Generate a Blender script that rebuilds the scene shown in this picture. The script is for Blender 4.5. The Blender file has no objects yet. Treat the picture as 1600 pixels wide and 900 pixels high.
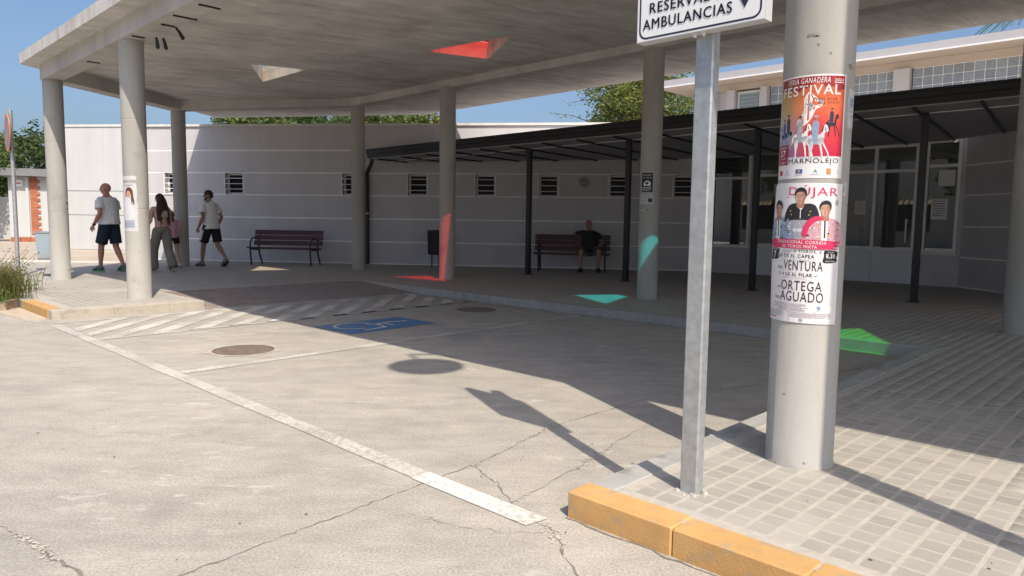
import bpy, bmesh, math, random
import numpy as np
from mathutils import Vector, Matrix
from mathutils.geometry import tessellate_polygon
random.seed(7); RNG = np.random.default_rng(11)
SC = bpy.context.scene
COL = SC.collection
PI = math.pi

# ---------------------------------------------------------------- camera
CAM_H = 1.23
KERB = 0.105                                   # pavement level above the road
pitch, roll = math.radians(5.3737), math.radians(0.7641)
cp, sp, cr, sr = math.cos(pitch), math.sin(pitch), math.cos(roll), math.sin(roll)
fwd = Vector((0, cp, -sp)); up0 = Vector((0, sp, cp)); rt0 = Vector((1, 0, 0))
rt = rt0 * cr + up0 * sr; up = -rt0 * sr + up0 * cr
cam_data = bpy.data.cameras.new('camera')
cam_data.sensor_width = 36.0; cam_data.lens = 1117.4 / 1600 * 36.0
cam_data.clip_start = 0.05; cam_data.clip_end = 2000
cam = bpy.data.objects.new('camera', cam_data); COL.objects.link(cam)
cam.matrix_world = Matrix(((rt.x, up.x, -fwd.x, 0), (rt.y, up.y, -fwd.y, 0), (rt.z, up.z, -fwd.z, CAM_H), (0, 0, 0, 1)))
SC.camera = cam

# ---------------------------------------------------------------- sky, sun, exposure
SUN_AZ = math.radians(-68.0)                   # where the sun stands, from +X, seen from above
SUN_EL = math.radians(52.4)
world = bpy.data.worlds.new('World'); SC.world = world; world.use_nodes = True
wn = world.node_tree.nodes; wl_ = world.node_tree.links
bg = wn['Background']; sky = wn.new('ShaderNodeTexSky'); sky.sky_type = 'NISHITA'; sky.sun_disc = False
sky.sun_elevation = SUN_EL
sdir = Vector((math.cos(SUN_AZ) * math.cos(SUN_EL), math.sin(SUN_AZ) * math.cos(SUN_EL), math.sin(SUN_EL)))
sky.sun_rotation = math.atan2(sdir.x, sdir.y)
sky.air_density = 1.0; sky.dust_density = 5.0; sky.ozone_density = 5.0; sky.altitude = 300
wl_.new(sky.outputs[0], bg.inputs[0]); bg.inputs[1].default_value = 0.13
sun_d = bpy.data.lights.new('sun', 'SUN'); sun_d.energy = 3.8; sun_d.angle = math.radians(0.53); sun_d.color = (1.0, 0.895, 0.755)
sun = bpy.data.objects.new('sun', sun_d); COL.objects.link(sun); sun.location = sdir * 60
sun.rotation_euler = (-sdir).to_track_quat('-Z', 'Y').to_euler()
SC.view_settings.view_transform = 'Standard'; SC.view_settings.look = 'None'
SC.view_settings.exposure = 0.38; SC.view_settings.gamma = 1.0; SC.view_settings.use_curve_mapping = False
SC.render.engine = 'CYCLES'
SC.cycles.max_bounces = 10; SC.cycles.diffuse_bounces = 5; SC.cycles.glossy_bounces = 4
SC.cycles.transmission_bounces = 6; SC.cycles.transparent_max_bounces = 12
SC.cycles.use_denoising = True; SC.cycles.caustics_reflective = False; SC.cycles.caustics_refractive = False

# ---------------------------------------------------------------- coordinates
EU = Vector((0.716, -0.698, 0)); EV = Vector((0.698, 0.716, 0))
def UV(u, v, z=0.0): return EU * u + EV * v + Vector((0, 0, z))
class Frame:
    """a wall-like frame: s along, d out of the wall, z up"""
    def __init__(s, o, e, n=None):
        s.o = Vector((o[0], o[1], 0)); s.e = Vector((e[0], e[1], 0)).normalized()
        s.n = Vector(n).normalized() if n is not None else Vector((s.e.y, -s.e.x, 0))
    def p(s, a, d, z): return s.o + s.e * a + s.n * d + Vector((0, 0, z))
FW = Frame((0, 0), (1, 0), (0, -1, 0))
FUV = Frame((0, 0), (EU.x, EU.y), (EV.x, EV.y, 0))

# ---------------------------------------------------------------- object helpers
WLOC = {}
def _name(base):
    return base
def root(name, label, cat, loc, group=None):
    o = bpy.data.objects.new(name, None); COL.objects.link(o); o.location = loc
    o.empty_display_size = 0.2
    o['label'] = label; o['category'] = cat
    if group: o['group'] = group
    WLOC[o] = Vector(loc); return o
def tag(o, label, cat, group=None):
    o['label'] = label; o['category'] = cat
    if group: o['group'] = group
    return o
def copy_tree(o, parent=None):
    c = o.copy(); COL.objects.link(c)
    if parent is not None: c.parent = parent
    WLOC[c] = WLOC.get(o, Vector())
    for ch in list(o.children): copy_tree(ch, c)
    return c
class MB:
    def __init__(s): s.v = []; s.f = []; s.uv = None
    def poly(s, pts):
        b = len(s.v); s.v += [tuple(p) for p in pts]; s.f.append(tuple(range(b, b + len(pts))))
    def add(s, vs, fs):
        b = len(s.v); s.v += [tuple(p) for p in vs]; s.f += [tuple(b + i for i in f) for f in fs]
    def box(s, fr, a0, a1, d0, d1, z0, z1):
        P = fr.p
        vs = [P(a0, d0, z0), P(a1, d0, z0), P(a1, d1, z0), P(a0, d1, z0), P(a0, d0, z1), P(a1, d0, z1), P(a1, d1, z1), P(a0, d1, z1)]
        s.add(vs, [(0, 3, 2, 1), (4, 5, 6, 7), (0, 1, 5, 4), (1, 2, 6, 5), (2, 3, 7, 6), (3, 0, 4, 7)]); return s
    def cbox(s, fr, a0, a1, d0, d1, z0, z1, c=0.01):
        """box with chamfered vertical and top edges (12 + chamfers)"""
        P = fr.p; n = 4
        q = [(a0 + c, d0), (a1 - c, d0), (a1, d0 + c), (a1, d1 - c), (a1 - c, d1), (a0 + c, d1), (a0, d1 - c), (a0, d0 + c)]
        m, k = (a0 + a1) / 2, (d0 + d1) / 2
        def ins(t): return [(m + (x - m) * (1 - c / max(1e-6, (a1 - a0) / 2)), k + (y - k) * (1 - c / max(1e-6, (d1 - d0) / 2))) for x, y in t]
        r0 = [P(x, y, z0) for x, y in q]; r1 = [P(x, y, z1 - c) for x, y in q]; r2 = [P(x, y, z1) for x, y in ins(q)]
        fs = [tuple(range(7, -1, -1)), tuple(range(16, 24))]
        for j in (0, 8):
            for i in range(8): fs.append((j + i, j + (i + 1) % 8, j + 8 + (i + 1) % 8, j + 8 + i))
        s.add(r0 + r1 + r2, fs); return s
    def prism(s, poly, z0, z1, cap=True):
        """vertical prism from a list of (x, y); z0/z1 may be functions of (x, y)"""
        f0 = z0 if callable(z0) else (lambda x, y: z0); f1 = z1 if callable(z1) else (lambda x, y: z1)
        n = len(poly)
        vs = [(x, y, f0(x, y)) for x, y in poly] + [(x, y, f1(x, y)) for x, y in poly]
        fs = [(i, (i + 1) % n, n + (i + 1) % n, n + i) for i in range(n)]
        if cap:
            tri = tessellate_polygon([[Vector((x, y, 0)) for x, y in poly]])
            fs += [tuple(t) for t in tri] + [tuple(n + i for i in t) for t in tri]
        s.add(vs, fs); return s
    def loft(s, rings, close=True):
        n = len(rings[0]); b = len(s.v)
        for r in rings: s.v += [tuple(p) for p in r]
        for k in range(len(rings) - 1):
            for i in range(n):
                s.f.append((b + k * n + i, b + k * n + (i + 1) % n, b + (k + 1) * n + (i + 1) % n, b + (k + 1) * n + i))
        if close:
            s.f.append(tuple(b + i for i in range(n - 1, -1, -1))); s.f.append(tuple(b + (len(rings) - 1) * n + i for i in range(n)))
        return s
    def tube(s, pts, rad, n=10, flat=1.0, ref=None, cap=True):
        """tube along pts with a radius per point (rounded ends)"""
        pts = [Vector(p) for p in pts]
        if not hasattr(rad, '__len__'): rad = [rad] * len(pts)
        rings = []
        t0 = (pts[1] - pts[0]).normalized(); r = Vector(ref) if ref is not None else (Vector((1, 0, 0)) if abs(t0.x) < 0.8 else Vector((0, 1, 0)))
        P = list(pts); R = [x if hasattr(x, '__len__') else (x, x * flat) for x in rad]
        if cap:
            t1 = (P[-1] - P[-2]).normalized()
            P = [P[0] - t0 * R[0][0] * 0.45] + P + [P[-1] + t1 * R[-1][0] * 0.45]
            R = [(R[0][0] * 0.5, R[0][1] * 0.5)] + R + [(R[-1][0] * 0.5, R[-1][1] * 0.5)]
        for i, p in enumerate(P):
            a = P[max(0, i - 1)]; c = P[min(len(P) - 1, i + 1)]
            t = (c - a).normalized(); x = (r - t * r.dot(t))
            x = x.normalized() if x.length > 1e-5 else t.orthogonal().normalized()
            y = t.cross(x); r = x
            rings.append([p + x * (math.cos(2 * PI * k / n) * R[i][0]) + y * (math.sin(2 * PI * k / n) * R[i][1]) for k in range(n)])
        s.loft(rings); return s
    def bar(s, a, b, w, h=None, ref=(0, 0, 1)):
        a, b = Vector(a), Vector(b); t = (b - a).normalized(); h = h or w
        x = t.cross(Vector(ref)); x = x.normalized() if x.length > 1e-5 else t.orthogonal().normalized()
        y = x.cross(t)
        rings = [[p + x * (sx * w / 2) + y * (sy * h / 2) for sx, sy in ((-1, -1), (1, -1), (1, 1), (-1, 1))] for p in (a, b)]
        s.loft(rings); return s
    def lathe(s, c, prof, n=24):
        c = Vector(c)
        s.loft([[c + Vector((r * math.cos(2 * PI * k / n), r * math.sin(2 * PI * k / n), z)) for k in range(n)] for r, z in prof]); return s
    def ell(s, c, r, n=12, m=8, M=None):
        c = Vector(c); rings = []
        for j in range(m + 1):
            th = PI * (j + 0.02) / (m + 0.04)
            ring = [Vector((r[0] * math.sin(th) * math.cos(2 * PI * k / n), r[1] * math.sin(th) * math.sin(2 * PI * k / n), -r[2] * math.cos(th))) for k in range(n)]
            rings.append([c + (M @ p if M else p) for p in ring])
        s.loft(rings); return s
    def mesh(s, name, off=Vector()):
        me = bpy.data.meshes.new(name)
        me.from_pydata([(x - off[0], y - off[1], z - off[2]) for x, y, z in s.v], [], s.f)
        bm = bmesh.new(); bm.from_mesh(me); bmesh.ops.recalc_face_normals(bm, faces=bm.faces); bm.to_mesh(me); bm.free()
        return me
    def build(s, name, mat, parent=None, smooth=False, label=None, kind=None, bevel=0, sharp=40):
        if parent is not None: off = WLOC[parent]
        else:
            a = np.array(s.v); lo, hi = a.min(0), a.max(0); off = Vector(((lo[0] + hi[0]) / 2, (lo[1] + hi[1]) / 2, lo[2]))
        me = s.mesh(name, off)
        o = bpy.data.objects.new(name, me); COL.objects.link(o)
        if mat is not None: me.materials.append(mat)
        if bevel:
            bm = bmesh.new(); bm.from_mesh(me); bmesh.ops.remove_doubles(bm, verts=bm.verts, dist=1e-5)
            ed = [e for e in bm.edges if len(e.link_faces) == 2 and e.calc_face_angle(0) > 0.5]
            bmesh.ops.bevel(bm, geom=ed, offset=bevel, segments=2, affect='EDGES', profile=0.6)
            bm.to_mesh(me); bm.free()
        if smooth:
            me.polygons.foreach_set('use_smooth', [True] * len(me.polygons))
            try: me.set_sharp_from_angle(angle=math.radians(sharp))
            except Exception: pass
        if parent is not None: o.parent = parent; WLOC[o] = WLOC[parent]
        else: o.location = off; WLOC[o] = off
        if label: o['label'] = label
        if kind: o['kind'] = kind
        return o
def inst(me_obj, parent, loc, rz=0.0, name=None, scale=None):
    """another piece sharing a mesh, at a world location"""
    o = bpy.data.objects.new(name or me_obj.name.split('.')[0], me_obj.data); COL.objects.link(o)
    o.parent = parent; o.location = Vector(loc) - WLOC[parent]; o.rotation_euler = (0, 0, rz)
    if scale: o.scale = scale
    return o
def struct(o): o['kind'] = 'structure'; return o

# ---------------------------------------------------------------- materials
def nmat(name):
    m = bpy.data.materials.new(name); m.use_nodes = True
    return m, m.node_tree.nodes, m.node_tree.links, m.node_tree.nodes['Principled BSDF']
def rgb(c): return (c[0], c[1], c[2], 1.0)
def N(nt, t, **k):
    n = nt.new(t)
    for a, b in k.items():
        if a.startswith('i_'): n.inputs[a[2:].replace('_', ' ')].default_value = b
        else: setattr(n, a, b)
    return n
def plain(name, c, rough=0.6, metal=0.0, var=0.12, scale=8.0, bump=0.0, bscale=60.0, spec=0.5, island=0.0, rnd=0.0, grime=None, streak=0.0):
    """painted / cast surface: base colour with soft uneven wear, optional per-piece variation"""
    m, n, l, b = nmat(name)
    b.inputs['Roughness'].default_value = rough; b.inputs['Metallic'].default_value = metal
    b.inputs['Specular IOR Level'].default_value = spec
    geo = N(n, 'ShaderNodeNewGeometry')
    no = N(n, 'ShaderNodeTexNoise'); no.inputs['Scale'].default_value = scale; no.inputs['Detail'].default_value = 6; no.inputs['Roughness'].default_value = 0.65
    l.new(geo.outputs['Position'], no.inputs['Vector'])
    mr = N(n, 'ShaderNodeMapRange'); mr.inputs[1].default_value = 0.25; mr.inputs[2].default_value = 0.75
    mr.inputs[3].default_value = 1 - var; mr.inputs[4].default_value = 1 + var
    l.new(no.outputs['Fac'], mr.inputs[0]); fac = mr.outputs[0]
    def mul(a, bsock):
        q = N(n, 'ShaderNodeMath', operation='MULTIPLY'); l.new(a, q.inputs[0]); l.new(bsock, q.inputs[1]); return q.outputs[0]
    if island:
        r = N(n, 'ShaderNodeMapRange'); r.inputs[3].default_value = 1 - island; r.inputs[4].default_value = 1 + island
        l.new(geo.outputs['Random Per Island'], r.inputs[0]); fac = mul(fac, r.outputs[0])
    if rnd:
        oi = N(n, 'ShaderNodeObjectInfo'); r = N(n, 'ShaderNodeMapRange'); r.inputs[3].default_value = 1 - rnd; r.inputs[4].default_value = 1 + rnd
        l.new(oi.outputs['Random'], r.inputs[0]); fac = mul(fac, r.outputs[0])
    if streak:
        sm = N(n, 'ShaderNodeMapping'); sm.inputs['Scale'].default_value = (4.5, 4.5, 0.3); l.new(geo.outputs['Position'], sm.inputs['Vector'])
        sn = N(n, 'ShaderNodeTexNoise'); sn.inputs['Scale'].default_value = 1.0; sn.inputs['Detail'].default_value = 7; sn.inputs['Roughness'].default_value = 0.7; l.new(sm.outputs[0], sn.inputs['Vector'])
        sr = N(n, 'ShaderNodeMapRange'); sr.inputs[1].default_value = 0.3; sr.inputs[2].default_value = 0.6; sr.inputs[3].default_value = 1 - streak; sr.inputs[4].default_value = 1.0; l.new(sn.outputs['Fac'], sr.inputs[0]); fac = mul(fac, sr.outputs[0])
    mx = N(n, 'ShaderNodeVectorMath', operation='SCALE'); mx.inputs[0].default_value = c[:3]; l.new(fac, mx.inputs['Scale'])
    out = mx.outputs[0]
    if grime:
        g2 = N(n, 'ShaderNodeTexNoise'); g2.inputs['Scale'].default_value = grime[1]; g2.inputs['Detail'].default_value = 8
        l.new(geo.outputs['Position'], g2.inputs['Vector'])
        r = N(n, 'ShaderNodeMapRange'); r.inputs[1].default_value = grime[2]; r.inputs[2].default_value = grime[2] + 0.12
        r.inputs[4].default_value = grime[3]
        l.new(g2.outputs['Fac'], r.inputs[0])
        mm = N(n, 'ShaderNodeMix', data_type='RGBA'); mm.inputs[7].default_value = rgb(grime[0])
        l.new(r.outputs[0], mm.inputs[0]); l.new(out, mm.inputs[6]); out = mm.outputs[2]
    l.new(out, b.inputs['Base Color'])
    if bump:
        bn = N(n, 'ShaderNodeTexNoise'); bn.inputs['Scale'].default_value = bscale; bn.inputs['Detail'].default_value = 5
        l.new(geo.outputs['Position'], bn.inputs['Vector'])
        bu = N(n, 'ShaderNodeBump'); bu.inputs['Strength'].default_value = bump; bu.inputs['Distance'].default_value = 0.01
        l.new(bn.outputs['Fac'], bu.inputs['Height']); l.new(bu.outputs[0], b.inputs['Normal'])
    return m

def road_color(n, l, geo):
    """uneven sun-bleached concrete road: returns colour and height sockets"""
    def noise(sc, det=6, rough=0.6, vec=None):
        t = N(n, 'ShaderNodeTexNoise'); t.inputs['Scale'].default_value = sc; t.inputs['Detail'].default_value = det; t.inputs['Roughness'].default_value = rough
        l.new(vec or geo.outputs['Position'], t.inputs['Vector']); return t.outputs['Fac']
    mp = N(n, 'ShaderNodeMapping'); mp.inputs['Scale'].default_value = (0.45, 1, 1)
    l.new(geo.outputs['Position'], mp.inputs['Vector'])
    big = noise(0.55, 4); mid = noise(5.5, 10, 0.74, mp.outputs[0]); fine = noise(95, 6, 0.8)
    cr1 = N(n, 'ShaderNodeValToRGB'); e = cr1.color_ramp.elements
    e[0].position = 0.3; e[0].color = (0.355, 0.331, 0.297, 1); e[1].position = 0.72; e[1].color = (0.455, 0.420, 0.368, 1)
    l.new(big, cr1.inputs[0])
    m1 = N(n, 'ShaderNodeMix', data_type='RGBA', blend_type='MULTIPLY'); m1.inputs[0].default_value = 1
    r1 = N(n, 'ShaderNodeMapRange'); r1.inputs[1].default_value = 0.28; r1.inputs[2].default_value = 0.74; r1.inputs[3].default_value = 0.78; r1.inputs[4].default_value = 1.2
    l.new(mid, r1.inputs[0]); l.new(cr1.outputs[0], m1.inputs[6]); l.new(r1.outputs[0], m1.inputs[7])
    m2 = N(n, 'ShaderNodeMix', data_type='RGBA', blend_type='MULTIPLY'); m2.inputs[0].default_value = 1
    r2 = N(n, 'ShaderNodeMapRange'); r2.inputs[1].default_value = 0.3; r2.inputs[2].default_value = 0.7; r2.inputs[3].default_value = 0.52; r2.inputs[4].default_value = 1.46
    l.new(fine, r2.inputs[0]); l.new(m1.outputs[2], m2.inputs[6]); l.new(r2.outputs[0], m2.inputs[7])
    # pale scuffed laitance patches
    sc = noise(9.0, 10, 0.75, mp.outputs[0]); sel = noise(0.8, 3)
    rs = N(n, 'ShaderNodeMapRange'); rs.inputs[1].default_value = 0.56; rs.inputs[2].default_value = 0.60; l.new(sc, rs.inputs[0])
    rz = N(n, 'ShaderNodeMapRange'); rz.inputs[1].default_value = 0.47; rz.inputs[2].default_value = 0.60; rz.inputs[4].default_value = 0.8; l.new(sel, rz.inputs[0])
    ml = N(n, 'ShaderNodeMath', operation='MULTIPLY'); l.new(rs.outputs[0], ml.inputs[0]); l.new(rz.outputs[0], ml.inputs[1])
    m3 = N(n, 'ShaderNodeMix', data_type='RGBA'); m3.inputs[7].default_value = (0.53, 0.505, 0.46, 1)
    l.new(ml.outputs[0], m3.inputs[0]); l.new(m2.outputs[2], m3.inputs[6])
    # dark spots of gum and oil
    vo = N(n, 'ShaderNodeTexVoronoi'); vo.inputs['Scale'].default_value = 2.3; l.new(geo.outputs['Position'], vo.inputs['Vector'])
    rv = N(n, 'ShaderNodeMapRange'); rv.inputs[1].default_value = 0.012; rv.inputs[2].default_value = 0.02; rv.inputs[3].default_value = 0.5; rv.inputs[4].default_value = 0
    l.new(vo.outputs['Distance'], rv.inputs[0])
    m4 = N(n, 'ShaderNodeMix', data_type='RGBA'); m4.inputs[7].default_value = (0.10, 0.095, 0.09, 1)
    l.new(rv.outputs[0], m4.inputs[0]); l.new(m3.outputs[2], m4.inputs[6])
    oil = noise(0.9, 7, 0.62); ro = N(n, 'ShaderNodeMapRange'); ro.inputs[1].default_value = 0.58; ro.inputs[2].default_value = 0.70; ro.inputs[4].default_value = 0.38; l.new(oil, ro.inputs[0])
    m5 = N(n, 'ShaderNodeMix', data_type='RGBA'); m5.inputs[7].default_value = (0.20, 0.19, 0.175, 1); l.new(ro.outputs[0], m5.inputs[0]); l.new(m4.outputs[2], m5.inputs[6]); m4 = m5
    h = N(n, 'ShaderNodeMath', operation='ADD'); l.new(fine, h.inputs[0]); l.new(mid, h.inputs[1])
    return m4.outputs[2], h.outputs[0]
def road_mat(name, paint=None, cover=0.5, prough=0.6, tint=None):
    m, n, l, b = nmat(name); geo = N(n, 'ShaderNodeNewGeometry')
    col, h = road_color(n, l, geo)
    b.inputs['Roughness'].default_value = 0.85; b.inputs['Specular IOR Level'].default_value = 0.3
    if tint:
        mt = N(n, 'ShaderNodeMix', data_type='RGBA', blend_type='MULTIPLY'); mt.inputs[0].default_value = 1; mt.inputs[7].default_value = rgb(tint)
        l.new(col, mt.inputs[6]); col = mt.outputs[2]
    if paint:
        w = N(n, 'ShaderNodeTexNoise'); w.inputs['Scale'].default_value = 38; w.inputs['Detail'].default_value = 9; w.inputs['Roughness'].default_value = 0.72
        w2 = N(n, 'ShaderNodeTexNoise'); w2.inputs['Scale'].default_value = 1.7; w2.inputs['Detail'].default_value = 4
        l.new(geo.outputs['Position'], w.inputs['Vector']); l.new(geo.outputs['Position'], w2.inputs['Vector'])
        ad = N(n, 'ShaderNodeMath', operation='MULTIPLY_ADD'); ad.inputs[1].default_value = 0.75; l.new(w2.outputs['Fac'], ad.inputs[0]); l.new(w.outputs['Fac'], ad.inputs[2])
        r = N(n, 'ShaderNodeMapRange'); c0 = 0.875 + (cover - 0.5) * 0.5
        r.inputs[1].default_value = c0 - 0.07; r.inputs[2].default_value = c0 + 0.07; r.inputs[3].default_value = 1; r.inputs[4].default_value = 0.12
        sub = N(n, 'ShaderNodeMath', operation='MULTIPLY'); sub.inputs[1].default_value = 1.0; l.new(ad.outputs[0], sub.inputs[0]); l.new(sub.outputs[0], r.inputs[0])
        mm = N(n, 'ShaderNodeMix', data_type='RGBA'); mm.inputs[7].default_value = rgb(paint); l.new(r.outputs[0], mm.inputs[0]); l.new(col, mm.inputs[6]); col = mm.outputs[2]
    l.new(col, b.inputs['Base Color'])
    bu = N(n, 'ShaderNodeBump'); bu.inputs['Strength'].default_value = 0.45; bu.inputs['Distance'].default_value = 0.006
    l.new(h, bu.inputs['Height']); l.new(bu.outputs[0], b.inputs['Normal'])
    return m
def board_concrete(name, lo, hi, rot, sx, sy, sz=1.0, rough=0.8, stain=None, bump=0.3, boards=None):
    """board-marked or cast concrete: streaks along one direction, blotches and pits"""
    m, n, l, b = nmat(name); geo = N(n, 'ShaderNodeNewGeometry')
    m0 = N(n, 'ShaderNodeMapping'); m0.inputs['Rotation'].default_value = (0, 0, rot); l.new(geo.outputs['Position'], m0.inputs['Vector'])
    mp = N(n, 'ShaderNodeMapping'); mp.inputs['Scale'].default_value = (sx, sy, sz); l.new(m0.outputs[0], mp.inputs['Vector'])
    a = N(n, 'ShaderNodeTexNoise'); a.inputs['Scale'].default_value = 1.0; a.inputs['Detail'].default_value = 9; a.inputs['Roughness'].default_value = 0.7; a.inputs['Distortion'].default_value = 0.6
    l.new(mp.outputs[0], a.inputs['Vector'])
    c = N(n, 'ShaderNodeTexNoise'); c.inputs['Scale'].default_value = 0.9; c.inputs['Detail'].default_value = 5; l.new(geo.outputs['Position'], c.inputs['Vector'])
    f = N(n, 'ShaderNodeTexNoise'); f.inputs['Scale'].default_value = 55; f.inputs['Detail'].default_value = 4; l.new(geo.outputs['Position'], f.inputs['Vector'])
    s1 = N(n, 'ShaderNodeMath', operation='MULTIPLY_ADD'); s1.inputs[1].default_value = 0.65; l.new(c.outputs['Fac'], s1.inputs[0]); l.new(a.outputs['Fac'], s1.inputs[2])
    s2 = N(n, 'ShaderNodeMath', operation='MULTIPLY_ADD'); s2.inputs[1].default_value = 0.22; l.new(f.outputs['Fac'], s2.inputs[0]); l.new(s1.outputs[0], s2.inputs[2])
    r = N(n, 'ShaderNodeMapRange'); r.inputs[1].default_value = 0.70; r.inputs[2].default_value = 1.16; l.new(s2.outputs[0], r.inputs[0])
    mx = N(n, 'ShaderNodeMix', data_type='RGBA'); mx.inputs[6].default_value = rgb(lo); mx.inputs[7].default_value = rgb(hi); l.new(r.outputs[0], mx.inputs[0])
    out = mx.outputs[2]
    vo = N(n, 'ShaderNodeTexVoronoi'); vo.inputs['Scale'].default_value = 11; l.new(geo.outputs['Position'], vo.inputs['Vector'])
    rv = N(n, 'ShaderNodeMapRange'); rv.inputs[1].default_value = 0.055; rv.inputs[2].default_value = 0.09; rv.inputs[3].default_value = 0.6; rv.inputs[4].default_value = 0; l.new(vo.outputs['Distance'], rv.inputs[0])
    m2 = N(n, 'ShaderNodeMix', data_type='RGBA'); m2.inputs[7].default_value = (0.09, 0.085, 0.08, 1); l.new(rv.outputs[0], m2.inputs[0]); l.new(out, m2.inputs[6]); out = m2.outputs[2]
    if stain:
        t = N(n, 'ShaderNodeTexNoise'); t.inputs['Scale'].default_value = stain[1]; t.inputs['Detail'].default_value = 6; l.new(geo.outputs['Position'], t.inputs['Vector'])
        rr = N(n, 'ShaderNodeMapRange'); rr.inputs[1].default_value = stain[2]; rr.inputs[2].default_value = stain[2] + 0.1; rr.inputs[4].default_value = stain[3]; l.new(t.outputs['Fac'], rr.inputs[0])
        m3 = N(n, 'ShaderNodeMix', data_type='RGBA'); m3.inputs[7].default_value = rgb(stain[0]); l.new(rr.outputs[0], m3.inputs[0]); l.new(out, m3.inputs[6]); out = m3.outputs[2]
    if boards:
        mb_ = N(n, 'ShaderNodeMapping'); mb_.inputs['Rotation'].default_value = (0, 0, boards[0]); l.new(geo.outputs['Position'], mb_.inputs['Vector'])
        bt = N(n, 'ShaderNodeTexBrick'); bt.inputs['Scale'].default_value = 1; bt.inputs['Brick Width'].default_value = boards[1]; bt.inputs['Row Height'].default_value = boards[2]; bt.inputs['Mortar Size'].default_value = 0.011; bt.inputs['Mortar Smooth'].default_value = 0.6
        bt.inputs['Color1'].default_value = (1, 1, 1, 1); bt.inputs['Color2'].default_value = (0.86, 0.86, 0.86, 1); bt.inputs['Mortar'].default_value = (0.72, 0.71, 0.70, 1); l.new(mb_.outputs[0], bt.inputs['Vector'])
        m4 = N(n, 'ShaderNodeMix', data_type='RGBA', blend_type='MULTIPLY'); m4.inputs[0].default_value = 0.75; l.new(out, m4.inputs[6]); l.new(bt.outputs['Color'], m4.inputs[7]); out = m4.outputs[2]
    l.new(out, b.inputs['Base Color']); b.inputs['Roughness'].default_value = rough; b.inputs['Specular IOR Level'].default_value = 0.3
    bu = N(n, 'ShaderNodeBump'); bu.inputs['Strength'].default_value = bump; bu.inputs['Distance'].default_value = 0.01
    l.new(s2.outputs[0], bu.inputs['Height']); l.new(bu.outputs[0], b.inputs['Normal'])
    return m
def glass_sheet(name, tint, refl=0.9, rough=0.0, ior=1.5):
    """thin pane: tinted see-through plus fresnel reflection"""
    m = bpy.data.materials.new(name); m.use_nodes = True; n = m.node_tree.nodes; l = m.node_tree.links; n.clear()
    o = n.new('ShaderNodeOutputMaterial'); t = n.new('ShaderNodeBsdfTransparent'); t.inputs[0].default_value = rgb(tint)
    g = n.new('ShaderNodeBsdfGlossy'); g.inputs['Roughness'].default_value = rough; g.inputs[0].default_value = (refl, refl, refl, 1)
    fr = n.new('ShaderNodeFresnel'); fr.inputs[0].default_value = ior; mx = n.new('ShaderNodeMixShader')
    l.new(fr.outputs[0], mx.inputs[0]); l.new(t.outputs[0], mx.inputs[1]); l.new(g.outputs[0], mx.inputs[2]); l.new(mx.outputs[0], o.inputs[0])
    return m
M = {}
M['road'] = road_mat('concrete_road')
M['white_paint'] = road_mat('worn_white_road_paint', (0.57, 0.545, 0.505), 0.48)
M['white_paint_fresh'] = road_mat('white_road_paint', (0.68, 0.66, 0.62), 0.58)
M['white_paint_faint'] = road_mat('faint_white_road_paint', (0.57, 0.55, 0.51), 0.47)
M['hatch_paint'] = road_mat('hatch_paint', (0.60, 0.58, 0.545), 0.50)
M['blue_paint'] = road_mat('blue_road_paint', (0.10, 0.205, 0.37), 0.80)
M['path'] = road_mat('beige_path', tint=(1.12, 1.04, 0.93))
M['crack'] = plain('crack_dirt', (0.20, 0.18, 0.155), 0.95, var=0.4, scale=30)
M['crumb'] = plain('crumbled_concrete', (0.50, 0.46, 0.40), 0.95, var=0.35, scale=60, bump=0.8, bscale=120)
M['joint'] = plain('pale_mortar', (0.455, 0.42, 0.37), 0.9, var=0.15, scale=20, bump=0.3, bscale=200)
M['tile'] = plain('grey_cement_tile', (0.372, 0.35, 0.315), 0.62, var=0.13, scale=3.0, island=0.09, bump=0.25, bscale=260, spec=0.42, grime=((0.44, 0.42, 0.385), 130, 0.60, 0.55))
M['tile_o'] = plain('grey_cement_tile_piece', (0.372, 0.35, 0.315), 0.62, var=0.13, scale=3.0, rnd=0.10, bump=0.25, bscale=260, spec=0.42, grime=((0.44, 0.42, 0.385), 130, 0.60, 0.55))
M['tactile'] = plain('red_tactile_tile', (0.27, 0.225, 0.21), 0.75, var=0.15, scale=3, island=0.1, bump=0.2, bscale=150, spec=0.3)
M['kerb'] = plain('grey_kerb_stone', (0.36, 0.355, 0.34), 0.85, var=0.16, scale=9, bump=0.3, bscale=90, rnd=0.07, grime=((0.17, 0.165, 0.155), 7, 0.60, 0.6))
M['kerb_pale'] = plain('pale_kerb_stone', (0.47, 0.42, 0.35), 0.85, var=0.14, scale=9, bump=0.3, bscale=90, rnd=0.06, grime=((0.27, 0.25, 0.22), 6, 0.58, 0.6))
M['kerb_yellow'] = plain('yellow_kerb_paint', (0.54, 0.315, 0.12), 0.8, var=0.16, scale=5, bump=0.25, bscale=120, rnd=0.05, grime=((0.36, 0.29, 0.20), 13, 0.55, 0.6))
M['canopy'] = board_concrete('board_marked_ceiling', (0.42, 0.40, 0.375), (0.77, 0.74, 0.70), math.radians(-30), 1.3, 5.0, 1, stain=((0.40, 0.26, 0.14), 0.55, 0.63, 0.6), bump=0.4, boards=(math.radians(-45.7), 2.44, 1.22))
M['beam'] = board_concrete('beam_concrete', (0.40, 0.385, 0.36), (0.58, 0.56, 0.53), 0, 2.2, 2.2, 0.5, bump=0.2)
M['column'] = board_concrete('column_concrete', (0.335, 0.325, 0.304), (0.43, 0.418, 0.392), 0, 3.2, 3.2, 0.55, bump=0.12, stain=((0.24, 0.225, 0.20), 2.3, 0.60, 0.5))
M['wall_grey'] = plain('grey_wall_paint', (0.55, 0.54, 0.56), 0.75, var=0.07, scale=1.6, streak=0.08, bump=0.06, bscale=120)
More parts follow.
